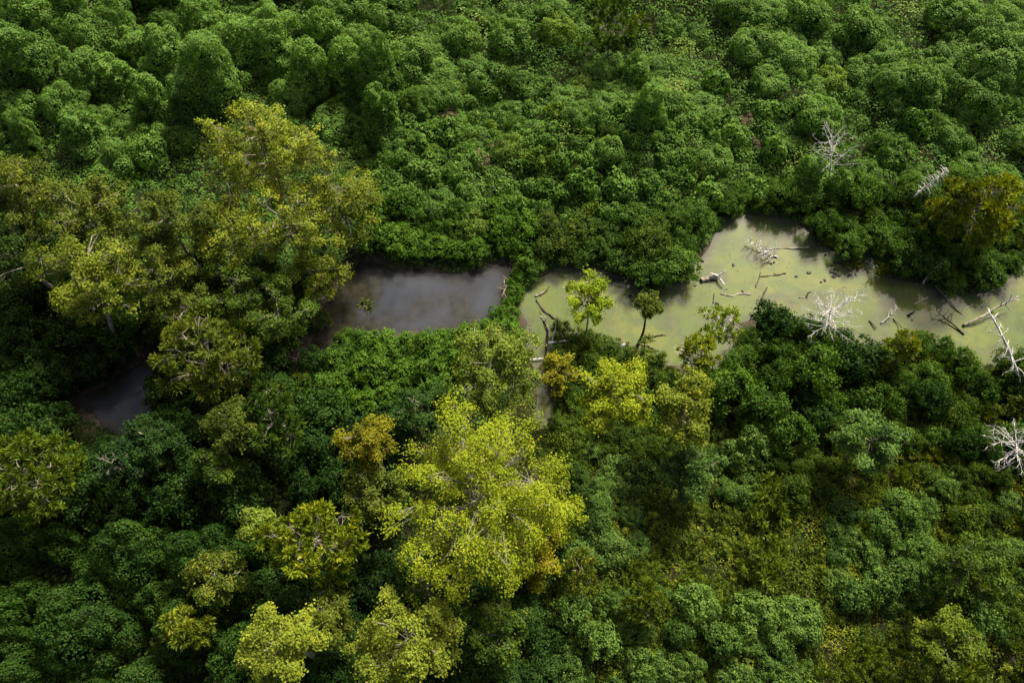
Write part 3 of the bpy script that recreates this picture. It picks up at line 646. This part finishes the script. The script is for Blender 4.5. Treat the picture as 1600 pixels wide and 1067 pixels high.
# ------------------------------------------------------------------ fill of shrubs by area
def fill(poly, kits, R0, rr, n, name, label, cat, group, gap=.62, seed=0, sz=1.0, shore=.5, tries=60):
    rng = np.random.default_rng(900+seed); wp = np.array([at(x, y, .8)[:2] for x, y in poly]); lo, hi = wp.min(0), wp.max(0)
    Q = rng.uniform(lo, hi, (n*tries, 2)); Q = Q[sdist(Q, wp) < 0]; dd = wd(Q); cnt = 0
    for q, d in zip(Q, dd):
        if cnt >= n: break
        r = rng.uniform(*rr)
        if d < r*shore: continue
        if True:
            tk = TK[:len(taken)]
            if (np.hypot(tk[:, 0]-q[0], tk[:, 1]-q[1]) < gap*(tk[:, 2]+r)).any(): continue
        put(kits, name, label, cat, q[0], q[1], r, R0, group, sz); cnt += 1
    return cnt
log = []
for px, py, r in [(205, 612, 1.7), (238, 575, 1.2), (200, 655, 1.6), (225, 640, 1.3), (165, 630, 1.2), (520, 500, 1.2), (505, 545, 1.0), (545, 470, 1.0)]:        # keep the open water open
    q_ = at(px, py, 0); TK[len(taken)] = (q_[0], q_[1], r); taken.append(tuple(TK[len(taken)]))
def f(*a, **k): log.append((a[6], fill(*a, **k)))
# bank bushes first, then the slope
f([(590,330),(800,330),(830,395),(780,425),(700,440),(600,420),(555,400)], BB, 1.25, (.9, 1.6), 46, 'bank_bush', 'bright green bank bush', 'bush', 'bushes along the north bank of the grey pool', seed=1)
f([(830,360),(1085,345),(1085,445),(1000,455),(940,425),(880,420),(830,440)], BMg+BM[:1], 1.4, (.9, 1.6), 46, 'bank_bush', 'green leafy bank bush', 'bush', 'bushes along the north bank of the pond', seed=2)
f([(800,400),(835,400),(820,440),(806,480),(800,510),(780,490),(795,450)], BB, 1.25, (.5, .8), 16, 'bank_bush', 'small bright dam bush', 'bush', 'bushes on the narrow dam', seed=3, shore=.1)
f([(1130,310),(1560,310),(1640,380),(1600,400),(1560,450),(1500,460),(1430,445),(1370,420),(1290,390),(1270,355),(1180,335),(1120,345)], BMg+BM[:2], 1.4, (.9, 1.7), 60, 'bank_bush', 'dark leafy bank bush', 'bush', 'bushes above the right arm of the pond', seed=4, gap=.66, sz=1.2)
f([(500,500),(700,490),(790,500),(800,560),(700,620),(600,640),(500,620)], BB, 1.25, (.9, 1.7), 44, 'bank_bush', 'bright leafy bush', 'bush', 'bushes along the south bank of the grey pool', seed=5)
f([(1150,475),(1320,490),(1340,540),(1500,540),(1640,560),(1640,720),(1150,680),(1120,580)], BMg+BM[:2]+BD[:1]+BO[:2], 1.4, (.9, 1.8), 110, 'shore_bush', 'dark rounded shore bush', 'bush', 'bushes on the south shore of the pond', seed=6, gap=.74, sz=1.4)
f([(860,520),(1120,560),(1120,720),(900,720),(850,660)], BM, 1.4, (.7, 1.2), 45, 'shore_bush', 'low green bush', 'bush', 'low bushes between channel and trees', seed=7)
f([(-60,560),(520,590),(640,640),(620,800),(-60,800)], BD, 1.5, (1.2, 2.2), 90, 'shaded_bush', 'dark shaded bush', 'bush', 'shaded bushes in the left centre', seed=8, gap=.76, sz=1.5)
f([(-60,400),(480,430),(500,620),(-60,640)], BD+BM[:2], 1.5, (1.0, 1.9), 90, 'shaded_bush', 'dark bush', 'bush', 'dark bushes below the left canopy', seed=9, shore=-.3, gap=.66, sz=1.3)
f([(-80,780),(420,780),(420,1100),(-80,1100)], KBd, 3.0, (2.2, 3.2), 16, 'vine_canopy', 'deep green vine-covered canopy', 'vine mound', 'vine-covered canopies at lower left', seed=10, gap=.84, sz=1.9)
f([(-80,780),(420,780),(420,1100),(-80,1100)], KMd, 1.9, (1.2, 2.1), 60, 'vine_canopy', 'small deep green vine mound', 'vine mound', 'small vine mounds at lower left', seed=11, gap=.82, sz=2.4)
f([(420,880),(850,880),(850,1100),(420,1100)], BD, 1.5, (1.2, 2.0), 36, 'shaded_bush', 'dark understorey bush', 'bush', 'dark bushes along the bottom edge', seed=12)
f([(880,960),(1010,930),(1230,950),(1260,1090),(860,1100)], KMb[:2]+BL, 1.6, (.8, 1.6), 46, 'vine_clump', 'blue-green vine clump', 'vine mound', 'blue-green clumps along the bottom', seed=13, gap=.76, sz=1.6)
f([(1280,800),(1440,790),(1440,940),(1300,950)], KMb[:1]+BL, 1.6, (.8, 1.4), 18, 'vine_clump', 'blue-green vine clump', 'vine mound', 'blue-green clumps amid the scrub', seed=14, gap=.66, sz=1.3)
f([(1120,640),(1300,640),(1310,800),(1130,780)], KMb+BL+BM, 1.7, (1.0, 1.8), 30, 'leafy_clump', 'light green leafy clump', 'bush', 'light green clumps right of the olive-yellow tree', seed=15, gap=.72, sz=1.4)
f([(880,690),(1000,690),(1000,880),(890,880)], KMb+BL, 1.7, (.9, 1.5), 14, 'leafy_clump', 'blue-green leafy clump', 'bush', 'blue-green clumps beside the big yellow tree', seed=16)
f([(1450,760),(1660,700),(1660,1000),(1480,1000)], BL+BM+BF, 1.5, (.7, 1.4), 44, 'leafy_clump', 'grey-green leafy clump', 'bush', 'clumps at the lower right edge', seed=17, gap=.76, sz=1.4)
f([(1300,680),(1600,640),(1600,900),(1400,860)], BR, .8, (.6, .95), 11, 'rusty_shrub', 'rust-tinged feathery shrub', 'shrub', 'rusty shrubs in the scrub', seed=18)
f([(850,760),(1660,760),(1660,1100),(850,1100)], BS*2+BY+BF[:1], .7, (.5, .95), 200, 'scrub_shrub', 'low olive-yellow shrub', 'shrub', 'low shrubs in the lower right scrub', seed=19, gap=.55)
f([(1150,560),(1650,560),(1650,800),(1150,760)], BM+BF, 1.35, (.7, 1.2), 80, 'scrub_shrub', 'green shrub', 'shrub', 'green shrubs behind the south shore', seed=20)
# open slope
f([(-120,-80),(600,-80),(600,180),(300,240),(-120,280)], KM+KB[:2]+KT[:2], 2.1, (1.1, 2.2), 72, 'vine_mound', 'lumpy vine-draped mound', 'vine mound', 'vine mounds among the upper left towers', seed=21, gap=.55, sz=1.1)
f([(580,-80),(1100,-80),(1100,200),(580,200)], KM*3+KMy[:1], 1.9, (.9, 1.7), 50, 'vine_mound', 'soft vine mound', 'vine mound', 'vine mounds near the top edge', seed=22, gap=.46, sz=.75)
f([(1100,-80),(1740,-80),(1740,330),(1100,330)], KM*3+KMy[:1]+KB[:1], 2.0, (.9, 2.0), 86, 'vine_mound', 'soft vine mound', 'vine mound', 'vine mounds on the upper right slope', seed=23, gap=.46, sz=.8)
f([(560,150),(1130,150),(1130,360),(560,360)], KS*3+KSy, 1.0, (.6, 1.15), 84, 'vine_mound', 'small round vine mound', 'vine mound', 'small vine mounds on the middle slope', seed=24, gap=.64, sz=1.3)
f([(1100,60),(1700,60),(1700,330),(1100,330)], KS, 1.0, (.7, 1.1), 10, 'vine_mound', 'small round vine mound', 'vine mound', 'small vine mounds on the upper right slope', seed=25, gap=.5)
f([(560,120),(1130,120),(1130,340),(560,340)], BMg+BM[:1], 1.3, (.5, 1.0), 22, 'ragged_shrub', 'ragged loose-leaved shrub', 'shrub', 'ragged shrubs among the vine mounds', seed=26, gap=.45)
f([(1100,30),(1700,30),(1700,320),(1100,320)], BMg+BM[:1], 1.3, (.6, 1.1), 20, 'ragged_shrub', 'ragged loose-leaved shrub', 'shrub', 'ragged shrubs among the vine mounds', seed=27, gap=.45)
f([(800,400),(1110,380),(1130,320),(1640,340),(1640,600),(1130,570),(860,560)], BG, .9, (.4, .75), 26, 'reed_tuft', 'small reedy tuft', 'reeds', 'reed tufts on the pond shore', seed=28, gap=.15, shore=-.35)
print('FILL', log)
# ------------------------------------------------------------------ reeds, dry patches, odd shrubs
def at0(px, py): p = at(px, py, .2); return p[0], p[1]
for px, py, r, lab in [(880, 522, 1.1, 'pale reedy tuft behind the leaning pole at the pond edge'), (1008, 566, 1.2, 'reedy tuft at the foot of the long thin leaning trunk'), (912, 530, .8, 'leafy tuft at the foot of the lime-yellow tree'),
                       (945, 545, .7, 'low reedy tuft beside the long fallen pole'), (1032, 590, .8, 'reedy tuft below the split plank log'), (500, 505, .9, 'pale reedy tuft in the shallow brown water of the grey pool')]:
    x, y = at0(px, py); put(BG, 'reed_tuft', lab, 'reeds', x, y, r, .9)
x, y = at0(540, 525); put(BB, 'shallow_bush', 'lone small bush standing in the shallow end of the grey pool', 'bush', x, y, .75, 1.25)
x, y = at0(572, 475); put(BG, 'reed_tuft', 'dark reedy tuft standing in the grey pool', 'reeds', x, y, .7, .9)
for px, py, r, lab in [(752, 254, 1.0, 'dry pinkish-tan mound beside the bare patch on the slope'), (775, 232, .7, 'small dry tan mound above the bare patch on the slope'), (700, 180, .9, 'dry yellowish mound on the middle slope'),
                       (764, 270, .6, 'lower of the dry tan mounds on the slope'), (1165, 197, .8, 'dry brown mound on the right part of the slope'), (1180, 228, .6, 'small dry brown mound below the other one, right part of the slope')]:
    x, y = at_top(px, py, .5); put(KSt, 'dry_mound', lab, 'vine mound', x, y, r, 1.0)
kr = kit_bush(310, .35, .5, 'red', .14, 20, 14, .6, 4, core_f=0)
x, y = at0(1287, 372); place(kr, 'red_shrub', 'small red-leaved shrub on the bank above the pond', 'shrub', x, y, sink=-.5)
for px, py, r in [(1330, 412, .8), (1378, 428, .7)]:
    x, y = at0(px, py); put(BR, 'rusty_shrub', 'rust-brown shrub overhanging the pond, %s of the two by the narrow inlet' % ('left' if px < 1350 else 'right'), 'shrub', x, y, r, .8)

# ------------------------------------------------------------------ dead wood
wr = np.random.default_rng(5)
def pts(pp): return np.array([at(*p) if len(p) == 3 else at(p[0], p[1], .08) for p in pp])
def spl(P, n=4):
    out = [P[0]]
    for i in range(len(P)-1):
        p0, p1, p2, p3 = P[max(i-1, 0)], P[i], P[i+1], P[min(i+2, len(P)-1)]
        for t in np.linspace(0, 1, n+1)[1:]:
            out.append(.5*((2*p1)+(p2-p0)*t+(2*p0-5*p1+4*p2-p3)*t*t+(3*p1-p0-3*p2+p3)*t**3))
    return np.array(out)
def wood(name, label, pp, r0, r1, mat, forks=(), group=None, cat='log', wob=.012):
    P = spl(pts(pp)); P = P+wr.normal(0, wob*1.6, P.shape)-[0, 0, .03]; o0 = P[0].copy()
    o = obj(name, mesh_from(name, *tube(P-o0, np.linspace(r0, r1, len(P))*.8*wr.uniform(.78, 1.15, len(P)), 7), M[mat], smooth=True), None, o0)
    tag(o, label, cat, group)
    for fp, fr, fm in forks:
        Q = spl(pts(fp)); obj('branch', mesh_from('branch', *tube(Q-o0, np.linspace(fr, fr*.4, len(Q)), 5), M[fm], smooth=True), o)
    return o
def sprig(a, d, L, rng, r, droop=0.0, nt=5, tw=.45):
    """one bare branch with side twigs"""
    d = nrm(np.asarray(d, float)); n = 7; p = [np.asarray(a, float)]; v = d.copy()
    for i in range(n-1):
        v = nrm(v+rng.normal(0, .085, 3)+[0, 0, -droop*.22]); p.append(p[-1]+v*L/(n-1))
    p = np.array(p); tb = [tube(p, np.linspace(r, r*.25, n), 5)]
    for k in range(nt):
        i = rng.integers(2, n); t = p[i]-p[i-1]; u = nrm(nrm(t)+rng.normal(0, .6, 3)); l = L*tw*rng.uniform(.5, 1.1)*(1-.5*i/n)
        q = np.array([p[i], p[i]+u*l*.5, p[i]+nrm(u+rng.normal(0, .35, 3)+[0, 0, -droop*.3])*l])
        tb.append(tube(q, [r*.42, r*.3, r*.12], 4))
        if l > .35:
            u2 = nrm(u+rng.normal(0, .7, 3)); tb.append(tube(np.array([q[1], q[1]+u2*l*.45]), [r*.26, r*.1], 3))
    return join(tb)
def dead_tree(name, label, base, top, r, nb, L, mat, lo=.4, up=.5, droop=0.0, seed=0, nt=6, side=None, cat='dead tree', bz=0.0, br=.3, taper=.25, short=None):
    rng = np.random.default_rng(seed+50); a = at(*base, bz) if len(base) == 2 else at(*base); b = at(*top); o0 = a.copy()
    tp = curve(a-o0, b-o0, rng, 10, .02)
    o = thing(name, label, cat, a); landmark(o, short, b)
    t_o = obj('trunk', mesh_from('trunk', *tube(tp, np.linspace(r, r*taper, 10), 7), M[mat], smooth=True), o)
    ax = nrm(b-a)
    for k in range(nb):
        f = lo+(1-lo)*(k+rng.uniform(0, 1))/nb; i = f*9; j = min(int(i), 8); p = tp[j]+(tp[j+1]-tp[j])*(i-j)
        ang = 2.4*k+rng.uniform(-.5, .5); h = nrm(np.cross(ax, [.3, .5, .8])); g_ = np.cross(ax, h)
        d = h*math.cos(ang)+g_*math.sin(ang)
        if side is not None and d@np.asarray(side) < -.2: d = d-2*(d@np.asarray(side))*np.asarray(side)
        l = L*rng.uniform(.6, 1.15)*(1-.35*(f-lo)/(1-lo))
        obj('branch', mesh_from('branch', *sprig(p, d+ax*up+[0, 0, .15], l, rng, r*br*rng.uniform(.8, 1.2), droop, nt), M[mat], smooth=True), t_o)
    return o
dead_tree('dead_tree', 'bleached white dead tree with radiating bare branches at the pond edge', (1292, 540), (1300, 480, 5.2), .14, 44, 2.5, 'dead', .5, .25, 0, 1, 7, br=.22, short='the white radiating dead tree')
dead_tree('dead_limb', 'long bare white limb reaching from the radiating dead tree over the water', (1304, 484, 4.2), (1346, 460, 5.2), .06, 16, 1.0, 'dead', .2, .7, 0, 2, 5, br=.45, cat='dead branch')
dead_tree('dead_tree', 'leaning silver dead trunk with short drooping branches at the right edge', (1606, 622), (1545, 487, 7.5), .17, 40, 1.3, 'dead', .12, .25, 1.2, 3, 3, br=.2, short='the leaning silver dead trunk')
dead_tree('dead_tree', 'tangle of white bare branches cut by the right edge', (1600, 735), (1588, 688, 4.5), .14, 34, 2.5, 'dead', .3, .3, 0, 4, 8, br=.27)
dead_tree('fallen_branches', 'pale dead branches lying in the pond near its upper end', (1215, 402, .1), (1168, 374, .5), .07, 18, 1.2, 'dead', .1, .2, 0, 5, 5, side=(0, 0, 1), cat='dead branch', br=.5)
dead_tree('fallen_branches', 'lower bunch of pale dead branches lying in the pond', (1207, 412, .1), (1186, 390, .5), .06, 14, .9, 'dead', .1, .2, 0, 6, 5, side=(0, 0, 1), cat='dead branch', br=.5)
dead_tree('dead_tree', 'pale dead crown poking out of the vine-draped tree at right', (1292, 290), (1302, 214, 6.3), .09, 30, 2.2, 'dead', .3, .35, 0, 7, 6, br=.22, bz=1.5, short='the pale dead crown in the vines')
dead_tree('dead_tree', 'slanting pale dead conifer tip on the upper right bank', (1428, 308, 3.2), (1480, 264, 5.6), .09, 40, .95, 'dead', .25, .45, 1.0, 8, 3, br=.35, short='the slanting pale dead conifer tip')
dead_tree('dead_tree', 'bare grey branches beside the yellow-olive tree at the pond edge', (1088, 590), (1072, 548, 3.6), .10, 20, 1.35, 'dead', .4, .5, 0, 9, 6, br=.36)
dead_tree('dead_tree', 'thin grey dead shrub at the shaded end of the grey pool', (466, 590), (462, 560, 2.2), .05, 12, 1.0, 'dead_t', .2, .6, 0, 10, 4, br=.5)
dead_tree('dead_branch', 'white-tipped dead branch lying in the pond, left of two by the right shore', (1376, 506, .05), (1402, 480, .7), .06, 10, .6, 'dead', .4, .6, 0, 11, 3, cat='dead branch', br=.45)
dead_tree('dead_branch', 'curling pale dead branch in the open water by the right shore', (1428, 476, .05), (1444, 466, .9), .05, 6, .7, 'dead', .3, .3, 0, 12, 3, cat='dead branch', br=.5)
dead_tree('dead_branch', 'dark branch with pale curled twigs slanting from the right shore', (1506, 523, .05), (1464, 486, .6), .08, 9, .9, 'wet', .45, .3, -.6, 13, 3, cat='dead branch', br=.45)
dead_tree('dead_tree', 'grey dead top in the dark tree at lower left', (180, 740, 4), (172, 722, 9), .08, 14, 1.3, 'dead_t', .45, .4, 0, 14, 6, br=.4)
dead_tree('dead_tree', 'thin dead twigs between the rosette tree and the wide bottom tree', (690, 960, 2), (672, 932, 8), .07, 14, 1.4, 'dead_t', .5, .7, 0, 15, 5, br=.4)
for px, py, k, r, lab in [(1278, 262, 0, 1.5, 'vine-draped trunk left of the pale dead crown on the right'), (1318, 268, 2, 1.4, 'vine-draped trunk right of the pale dead crown on the right')]:
    x, y = at_top(px, py, 3.2); put([KT[k]], 'vine_tower', lab, 'vine tower', x, y, r, [1.7, 0, 1.5][k], sz=.8)
wood('fallen_log', 'thick grey log with two bare forks lying in the pond', [(1096, 438, .12), (1110, 434, .28), (1124, 431, .4)], .27, .20, 'dead_t',
     [([(1122, 431, .45), (1112, 428, .6), (1110, 427, .6)], .10, 'dead'), ([(1123, 430, .5), (1129, 427, .8), (1133, 423, 1.0)], .08, 'dead'), ([(1122, 432, .4), (1128, 440, .4), (1132, 446, .3)], .11, 'dead')])
wood('fallen_log', 'bent pale branch lying on the pond below the forked log', [(1138, 450), (1126, 457), (1133, 461), (1145, 462), (1154, 459), (1173, 459)], .05, .09, 'dead_t')
wood('fallen_log', 'short brown log jutting from the bank into the pond', [(1077, 392, .5), (1088, 401, .25), (1099, 409, .0)], .18, .14, 'bark_d')
wood('fallen_log', 'long dark curved log in the pond by the dam', [(838, 468), (847, 482), (860, 493), (876, 503)], .10, .13, 'wet')
wood('leaning_snag', 'thin pale leaning pole at the channel mouth', [(860, 543, .3), (866, 518, 1.2), (871, 493, 2.4)], .07, .04, 'dead', cat='dead trunk')
wood('standing_snag', 'standing dead trunk with a bleached broken top at the channel mouth', [(852, 566, 0), (854, 540, 1.8), (855, 515, 3.8), (851, 504, 4.6), (845, 494, 5.4)], .22, .07, 'dead_t',
     [([(855, 520, 3.4), (850, 508, 4.0), (843, 486, 5.0)], .06, 'wet'), ([(851, 504, 4.6), (853, 498, 5.2), (850, 494, 5.6)], .05, 'dead')], cat='dead trunk')
wood('fallen_log', 'long thin pale pole lying level along the pond edge', [(854, 535, .7), (890, 533, .75), (930, 532, .7), (966, 534, .8)], .10, .06, 'dead', [([(962, 534, .8), (965, 531, 1.1), (966, 528, 1.3)], .05, 'dead')])
wood('fallen_log', 'second darker pole below the long level one', [(857, 540, .45), (900, 541, .5), (940, 540, .5)], .07, .05, 'dead_t')
wood('fallen_log', 'short white log in the narrow channel', [(827, 563, .2), (838, 561, .25), (849, 560, .2)], .10, .06, 'dead')
wood('fallen_log', 'split pale plank-like log beside the reedy tuft', [(997, 556, .8), (1008, 567, .9), (1018, 578, .8)], .13, .08, 'dead_t')
wood('fallen_log', 'stubby white log end at the tip of the long level pole', [(963, 543, .8), (977, 537, .9)], .10, .08, 'dead')
wood('fallen_log', 'short orange-brown log with a white end floating by the dam', [(836, 463, .05), (845, 459, .15), (853, 455, .1)], .15, .09, 'dead_t', [([(852, 456, .1), (855, 452, .2), (859, 447, .3)], .05, 'wet')])
wood('fallen_log', 'straight thin grey log running to the bank in the pond, upper end', [(1196, 389), (1230, 388), (1264, 386, .3)], .06, .09, 'dead_t')
wood('fallen_log', 'dark flat log along the north bank above the lime tree', [(936, 441), (955, 438), (972, 436)], .09, .07, 'wet')
wood('fallen_log', 'short black log in the water right of the leaning thin tree', [(1013, 527), (1026, 525), (1040, 523)], .10, .07, 'wet')
wood('fallen_log', 'black branch below the short black log near the tuft', [(1009, 540), (1019, 544), (1030, 549)], .07, .04, 'wet')
wood('fallen_log', 'long pale dead log with a broken branchy tip lying across the right water', [(1506, 508, .15), (1530, 497, .5), (1560, 479, .8), (1592, 463, 1.2)], .19, .07, 'dead_t',
     [([(1570, 474, .9), (1574, 480, .8), (1580, 488, .6)], .05, 'dead_t'), ([(1578, 470, 1.0), (1580, 463, 1.4), (1581, 459, 1.6)], .05, 'dead'), ([(1585, 467, 1.1), (1589, 469, 1.2), (1594, 469, 1.2)], .04, 'dead'), ([(1564, 477, .9), (1566, 471, 1.2)], .05, 'dead_t'), ([(1574, 473, 1), (1570, 467, 1.4)], .04, 'dead')])
wood('fallen_log', 'thin grey log slanting from the far bank into the right water', [(1462, 446, .3), (1478, 464, .2), (1494, 482, .15), (1512, 498, .0)], .07, .06, 'dead_t', [([(1478, 462, .2), (1484, 455, .6), (1487, 449, .9)], .03, 'dead'), ([(1502, 488, .1), (1506, 482, .4), (1515, 479, .6)], .03, 'dead')])
wood('standing_snag', 'pale leaning dead stem on the far bank at right', [(1442, 443, .3), (1453, 428, 1.2), (1472, 411, 2.3)], .09, .06, 'dead', cat='dead trunk')
wood('fallen_log', 'white upright stub standing in the pond right of the white dead tree', [(1357, 438, 0), (1360, 433, .6), (1363, 428, 1.0)], .06, .04, 'dead', [([(1360, 434, .5), (1366, 432, .9)], .03, 'dead')])
wood('fallen_log', 'thick black sunken log near the south shore, centre of the pond', [(1189, 470), (1194, 458), (1199, 448, .2)], .12, .06, 'wet')
wood('fallen_log', 'dark twig-like log pointing right, below the pale dead branches', [(1188, 432), (1210, 430), (1228, 427)], .05, .06, 'wet', [([(1214, 430), (1209, 427, .1)], .04, 'wet')])
wood('fallen_log', 'thin dark upright stick in the middle of the pond', [(1181, 449), (1185, 438), (1189, 426, .1)], .05, .05, 'wet')
wood('fallen_log', 'dark stick near the pale wispy tree', [(1114, 474), (1116, 459)], .06, .05, 'wet')
wood('fallen_log', 'short bent log with a white end under the white dead tree', [(1248, 465), (1259, 463), (1263, 458, .3), (1268, 455, .6)], .05, .08, 'dead_t')
wood('fallen_log', 'black snag beside the right shore of the pond', [(1418, 494, .0), (1426, 489, .4), (1429, 486, .5)], .16, .09, 'wet')
wood('fallen_log', 'dark slanting branch at the right south shore', [(1358, 500, .1), (1370, 514, .2)], .07, .05, 'wet')
wood('fallen_log', 'small dark branch behind the right south shore bushes', [(1396, 498, .1), (1410, 512, .3)], .06, .04, 'wet')
wood('fallen_log', 'pale fallen stem in the dark wood below the pale drooping tree', [(660, 616, 2.6), (667, 630, 2.4), (673, 642, 2.2)], .09, .06, 'dead')
wood('fallen_log', 'small pale stick across the muddy bank of the brown stream', [(104, 590, .5), (116, 603, .45), (124, 612, .4)], .06, .04, 'dead_t')
# sticks floating on the pond
for k, (px, py) in enumerate([(868, 452), (880, 444), (862, 463), (902, 448), (900, 486), (945, 505), (960, 492), (985, 470), (1050, 490), (1068, 500), (1080, 470), (1065, 455), (1150, 420), (1160, 440), (1170, 405), (1225, 420),
                              (1215, 440), (1240, 405), (1270, 440), (1300, 430), (1320, 450), (1400, 460), (1450, 478), (1530, 480), (1560, 500), (935, 470), (1105, 455), (1205, 455), (1140, 400), (1090, 420)]):
    a = wr.uniform(0, 3.1); l = wr.uniform(3, 8)
    tag_ = wood('floating_stick', 'small dark stick', [(px-l*math.cos(a), py-l*.6*math.sin(a), .05), (px+wr.normal(0, 2), py+wr.normal(0, 1.5), .03), (px+l*math.cos(a), py+l*.6*math.sin(a), .06)], wr.uniform(.015, .035), .012, 'wet', group='sticks floating on the green pond', cat='stick')
    AUTO.append((tag_, 'dark floating stick', (px, py)))
bits = []
for px, py in [(1209, 410), (1244, 432), (1264, 426), (1300, 424), (1304, 420), (1308, 422), (1305, 428), (1311, 431), (1314, 412), (1306, 410), (1283, 441), (1289, 438), (1160, 455), (1290, 398), (893, 440), (930, 462), (985, 462), (1086, 446), (1120, 474), (1146, 414), (1550, 488), (1425, 500), (1300, 414), (1297, 426), (1303, 432)]:
    c = at(px, py, .05); v, t_ = ico(); r = wr.uniform(.08, .17)
    bits.append((c+v*[r*wr.uniform(.8, 1.5), r, .05]+wr.normal(0, .012, v.shape), t_))
o = obj('floating_debris', mesh_from('floating_debris', *join(bits), M['wet'])); o['kind'] = 'stuff'; tag(o, 'dark scraps of rotten leaves floating on the green pond', 'debris')
# dam of sticks and mud between pool and pond
dm = thing('stick_dam', 'low ridge of mud and pale sticks between the grey pool and the green pond', 'dam', at(800, 430, 0))
P = spl(pts([(818, 396, .15), (808, 410, .1), (802, 424, .1), (795, 438, .1), (789, 452, .1), (786, 466, .1)])); o0 = np.array(dm.location)
obj('mud_ridge', mesh_from('mud_ridge', *tube(P-o0, .22*wr.uniform(.8, 1.2, len(P)), 8), gm, shade=np.ones(len(P)*8), smooth=True), dm)
for k in range(26):
    i = wr.integers(1, len(P)-1); p = P[i]-o0+[0, 0, .16]+wr.normal(0, .08, 3); d = nrm(wr.normal(size=3)*[1, 1, .15]+nrm(P[i+1]-P[i-1])*1.2)
    l = wr.uniform(.3, .8); obj('stick', mesh_from('stick', *tube(np.array([p-d*l, p, p+d*l]), [.02, .03, .02], 5), M['dead_t' if k % 3 else 'dead']), dm)

# ------------------------------------------------------------------ each of many gets a label that finds it
LAND += [('the tallest vine column', (577, 90)), ('the pale-topped vine stump', (995, 95)), ('the broad swollen mound at right', (1545, 112)), ('the bare tan patch', (765, 245)), ('the forked grey log', (1112, 434)),
         ('the top left corner', (20, 15)), ('the top right corner', (1580, 15)), ('the bottom left corner', (20, 1050)), ('the bottom right corner', (1580, 1050)), ('the dam', (805, 440)), ('the middle of the grey pool', (690, 465)),
         ('the top of the green pond', (1180, 340)), ('the left edge, below its middle', (10, 620)), ('the little brown stream', (215, 600)), ('the middle of the lower right scrub', (1160, 850)), ('the middle of the top edge', (800, 10)), ('the top edge, right of its middle', (1200, 10)), ('the top edge, left of its middle', (320, 10)),
         ('the bottom edge, right of its middle', (1150, 1050)), ('the right edge below its middle', (1590, 780)), ('the pond inlet', (1356, 405))]
ORD = ['nearest', 'second nearest', 'third nearest', 'fourth nearest', 'fifth nearest', 'sixth nearest', 'seventh nearest', 'eighth nearest', 'ninth nearest', 'tenth nearest'] + ['%s nearest' % w_ for w_ in 'eleventh twelfth thirteenth fourteenth fifteenth sixteenth seventeenth eighteenth nineteenth twentieth twenty-first twenty-second twenty-third twenty-fourth twenty-fifth twenty-sixth twenty-seventh twenty-eighth twenty-ninth thirtieth'.split()]
lp = np.array([q for _, q in LAND]); buckets = {}
for o, kind, q in AUTO:
    d = np.asarray(q)-lp; r = np.hypot(*d.T); i = int(r.argmin()); v = d[i]
    dr_ = ('right of' if v[0] > 0 else 'left of') if abs(v[0]) > abs(v[1]) else ('below' if v[1] > 0 else 'above')
    buckets.setdefault((kind, i, dr_), []).append((r[i], o))
for (kind, i, dr_), v in buckets.items():
    v.sort(key=lambda e: e[0])
    for k, (_, o) in enumerate(v):
        o['label'] = '%s %s %s %s' % (ORD[min(k, 29)], kind, dr_, LAND[i][0]) if len(v) > 1 else '%s %s %s' % (kind, dr_, LAND[i][0])
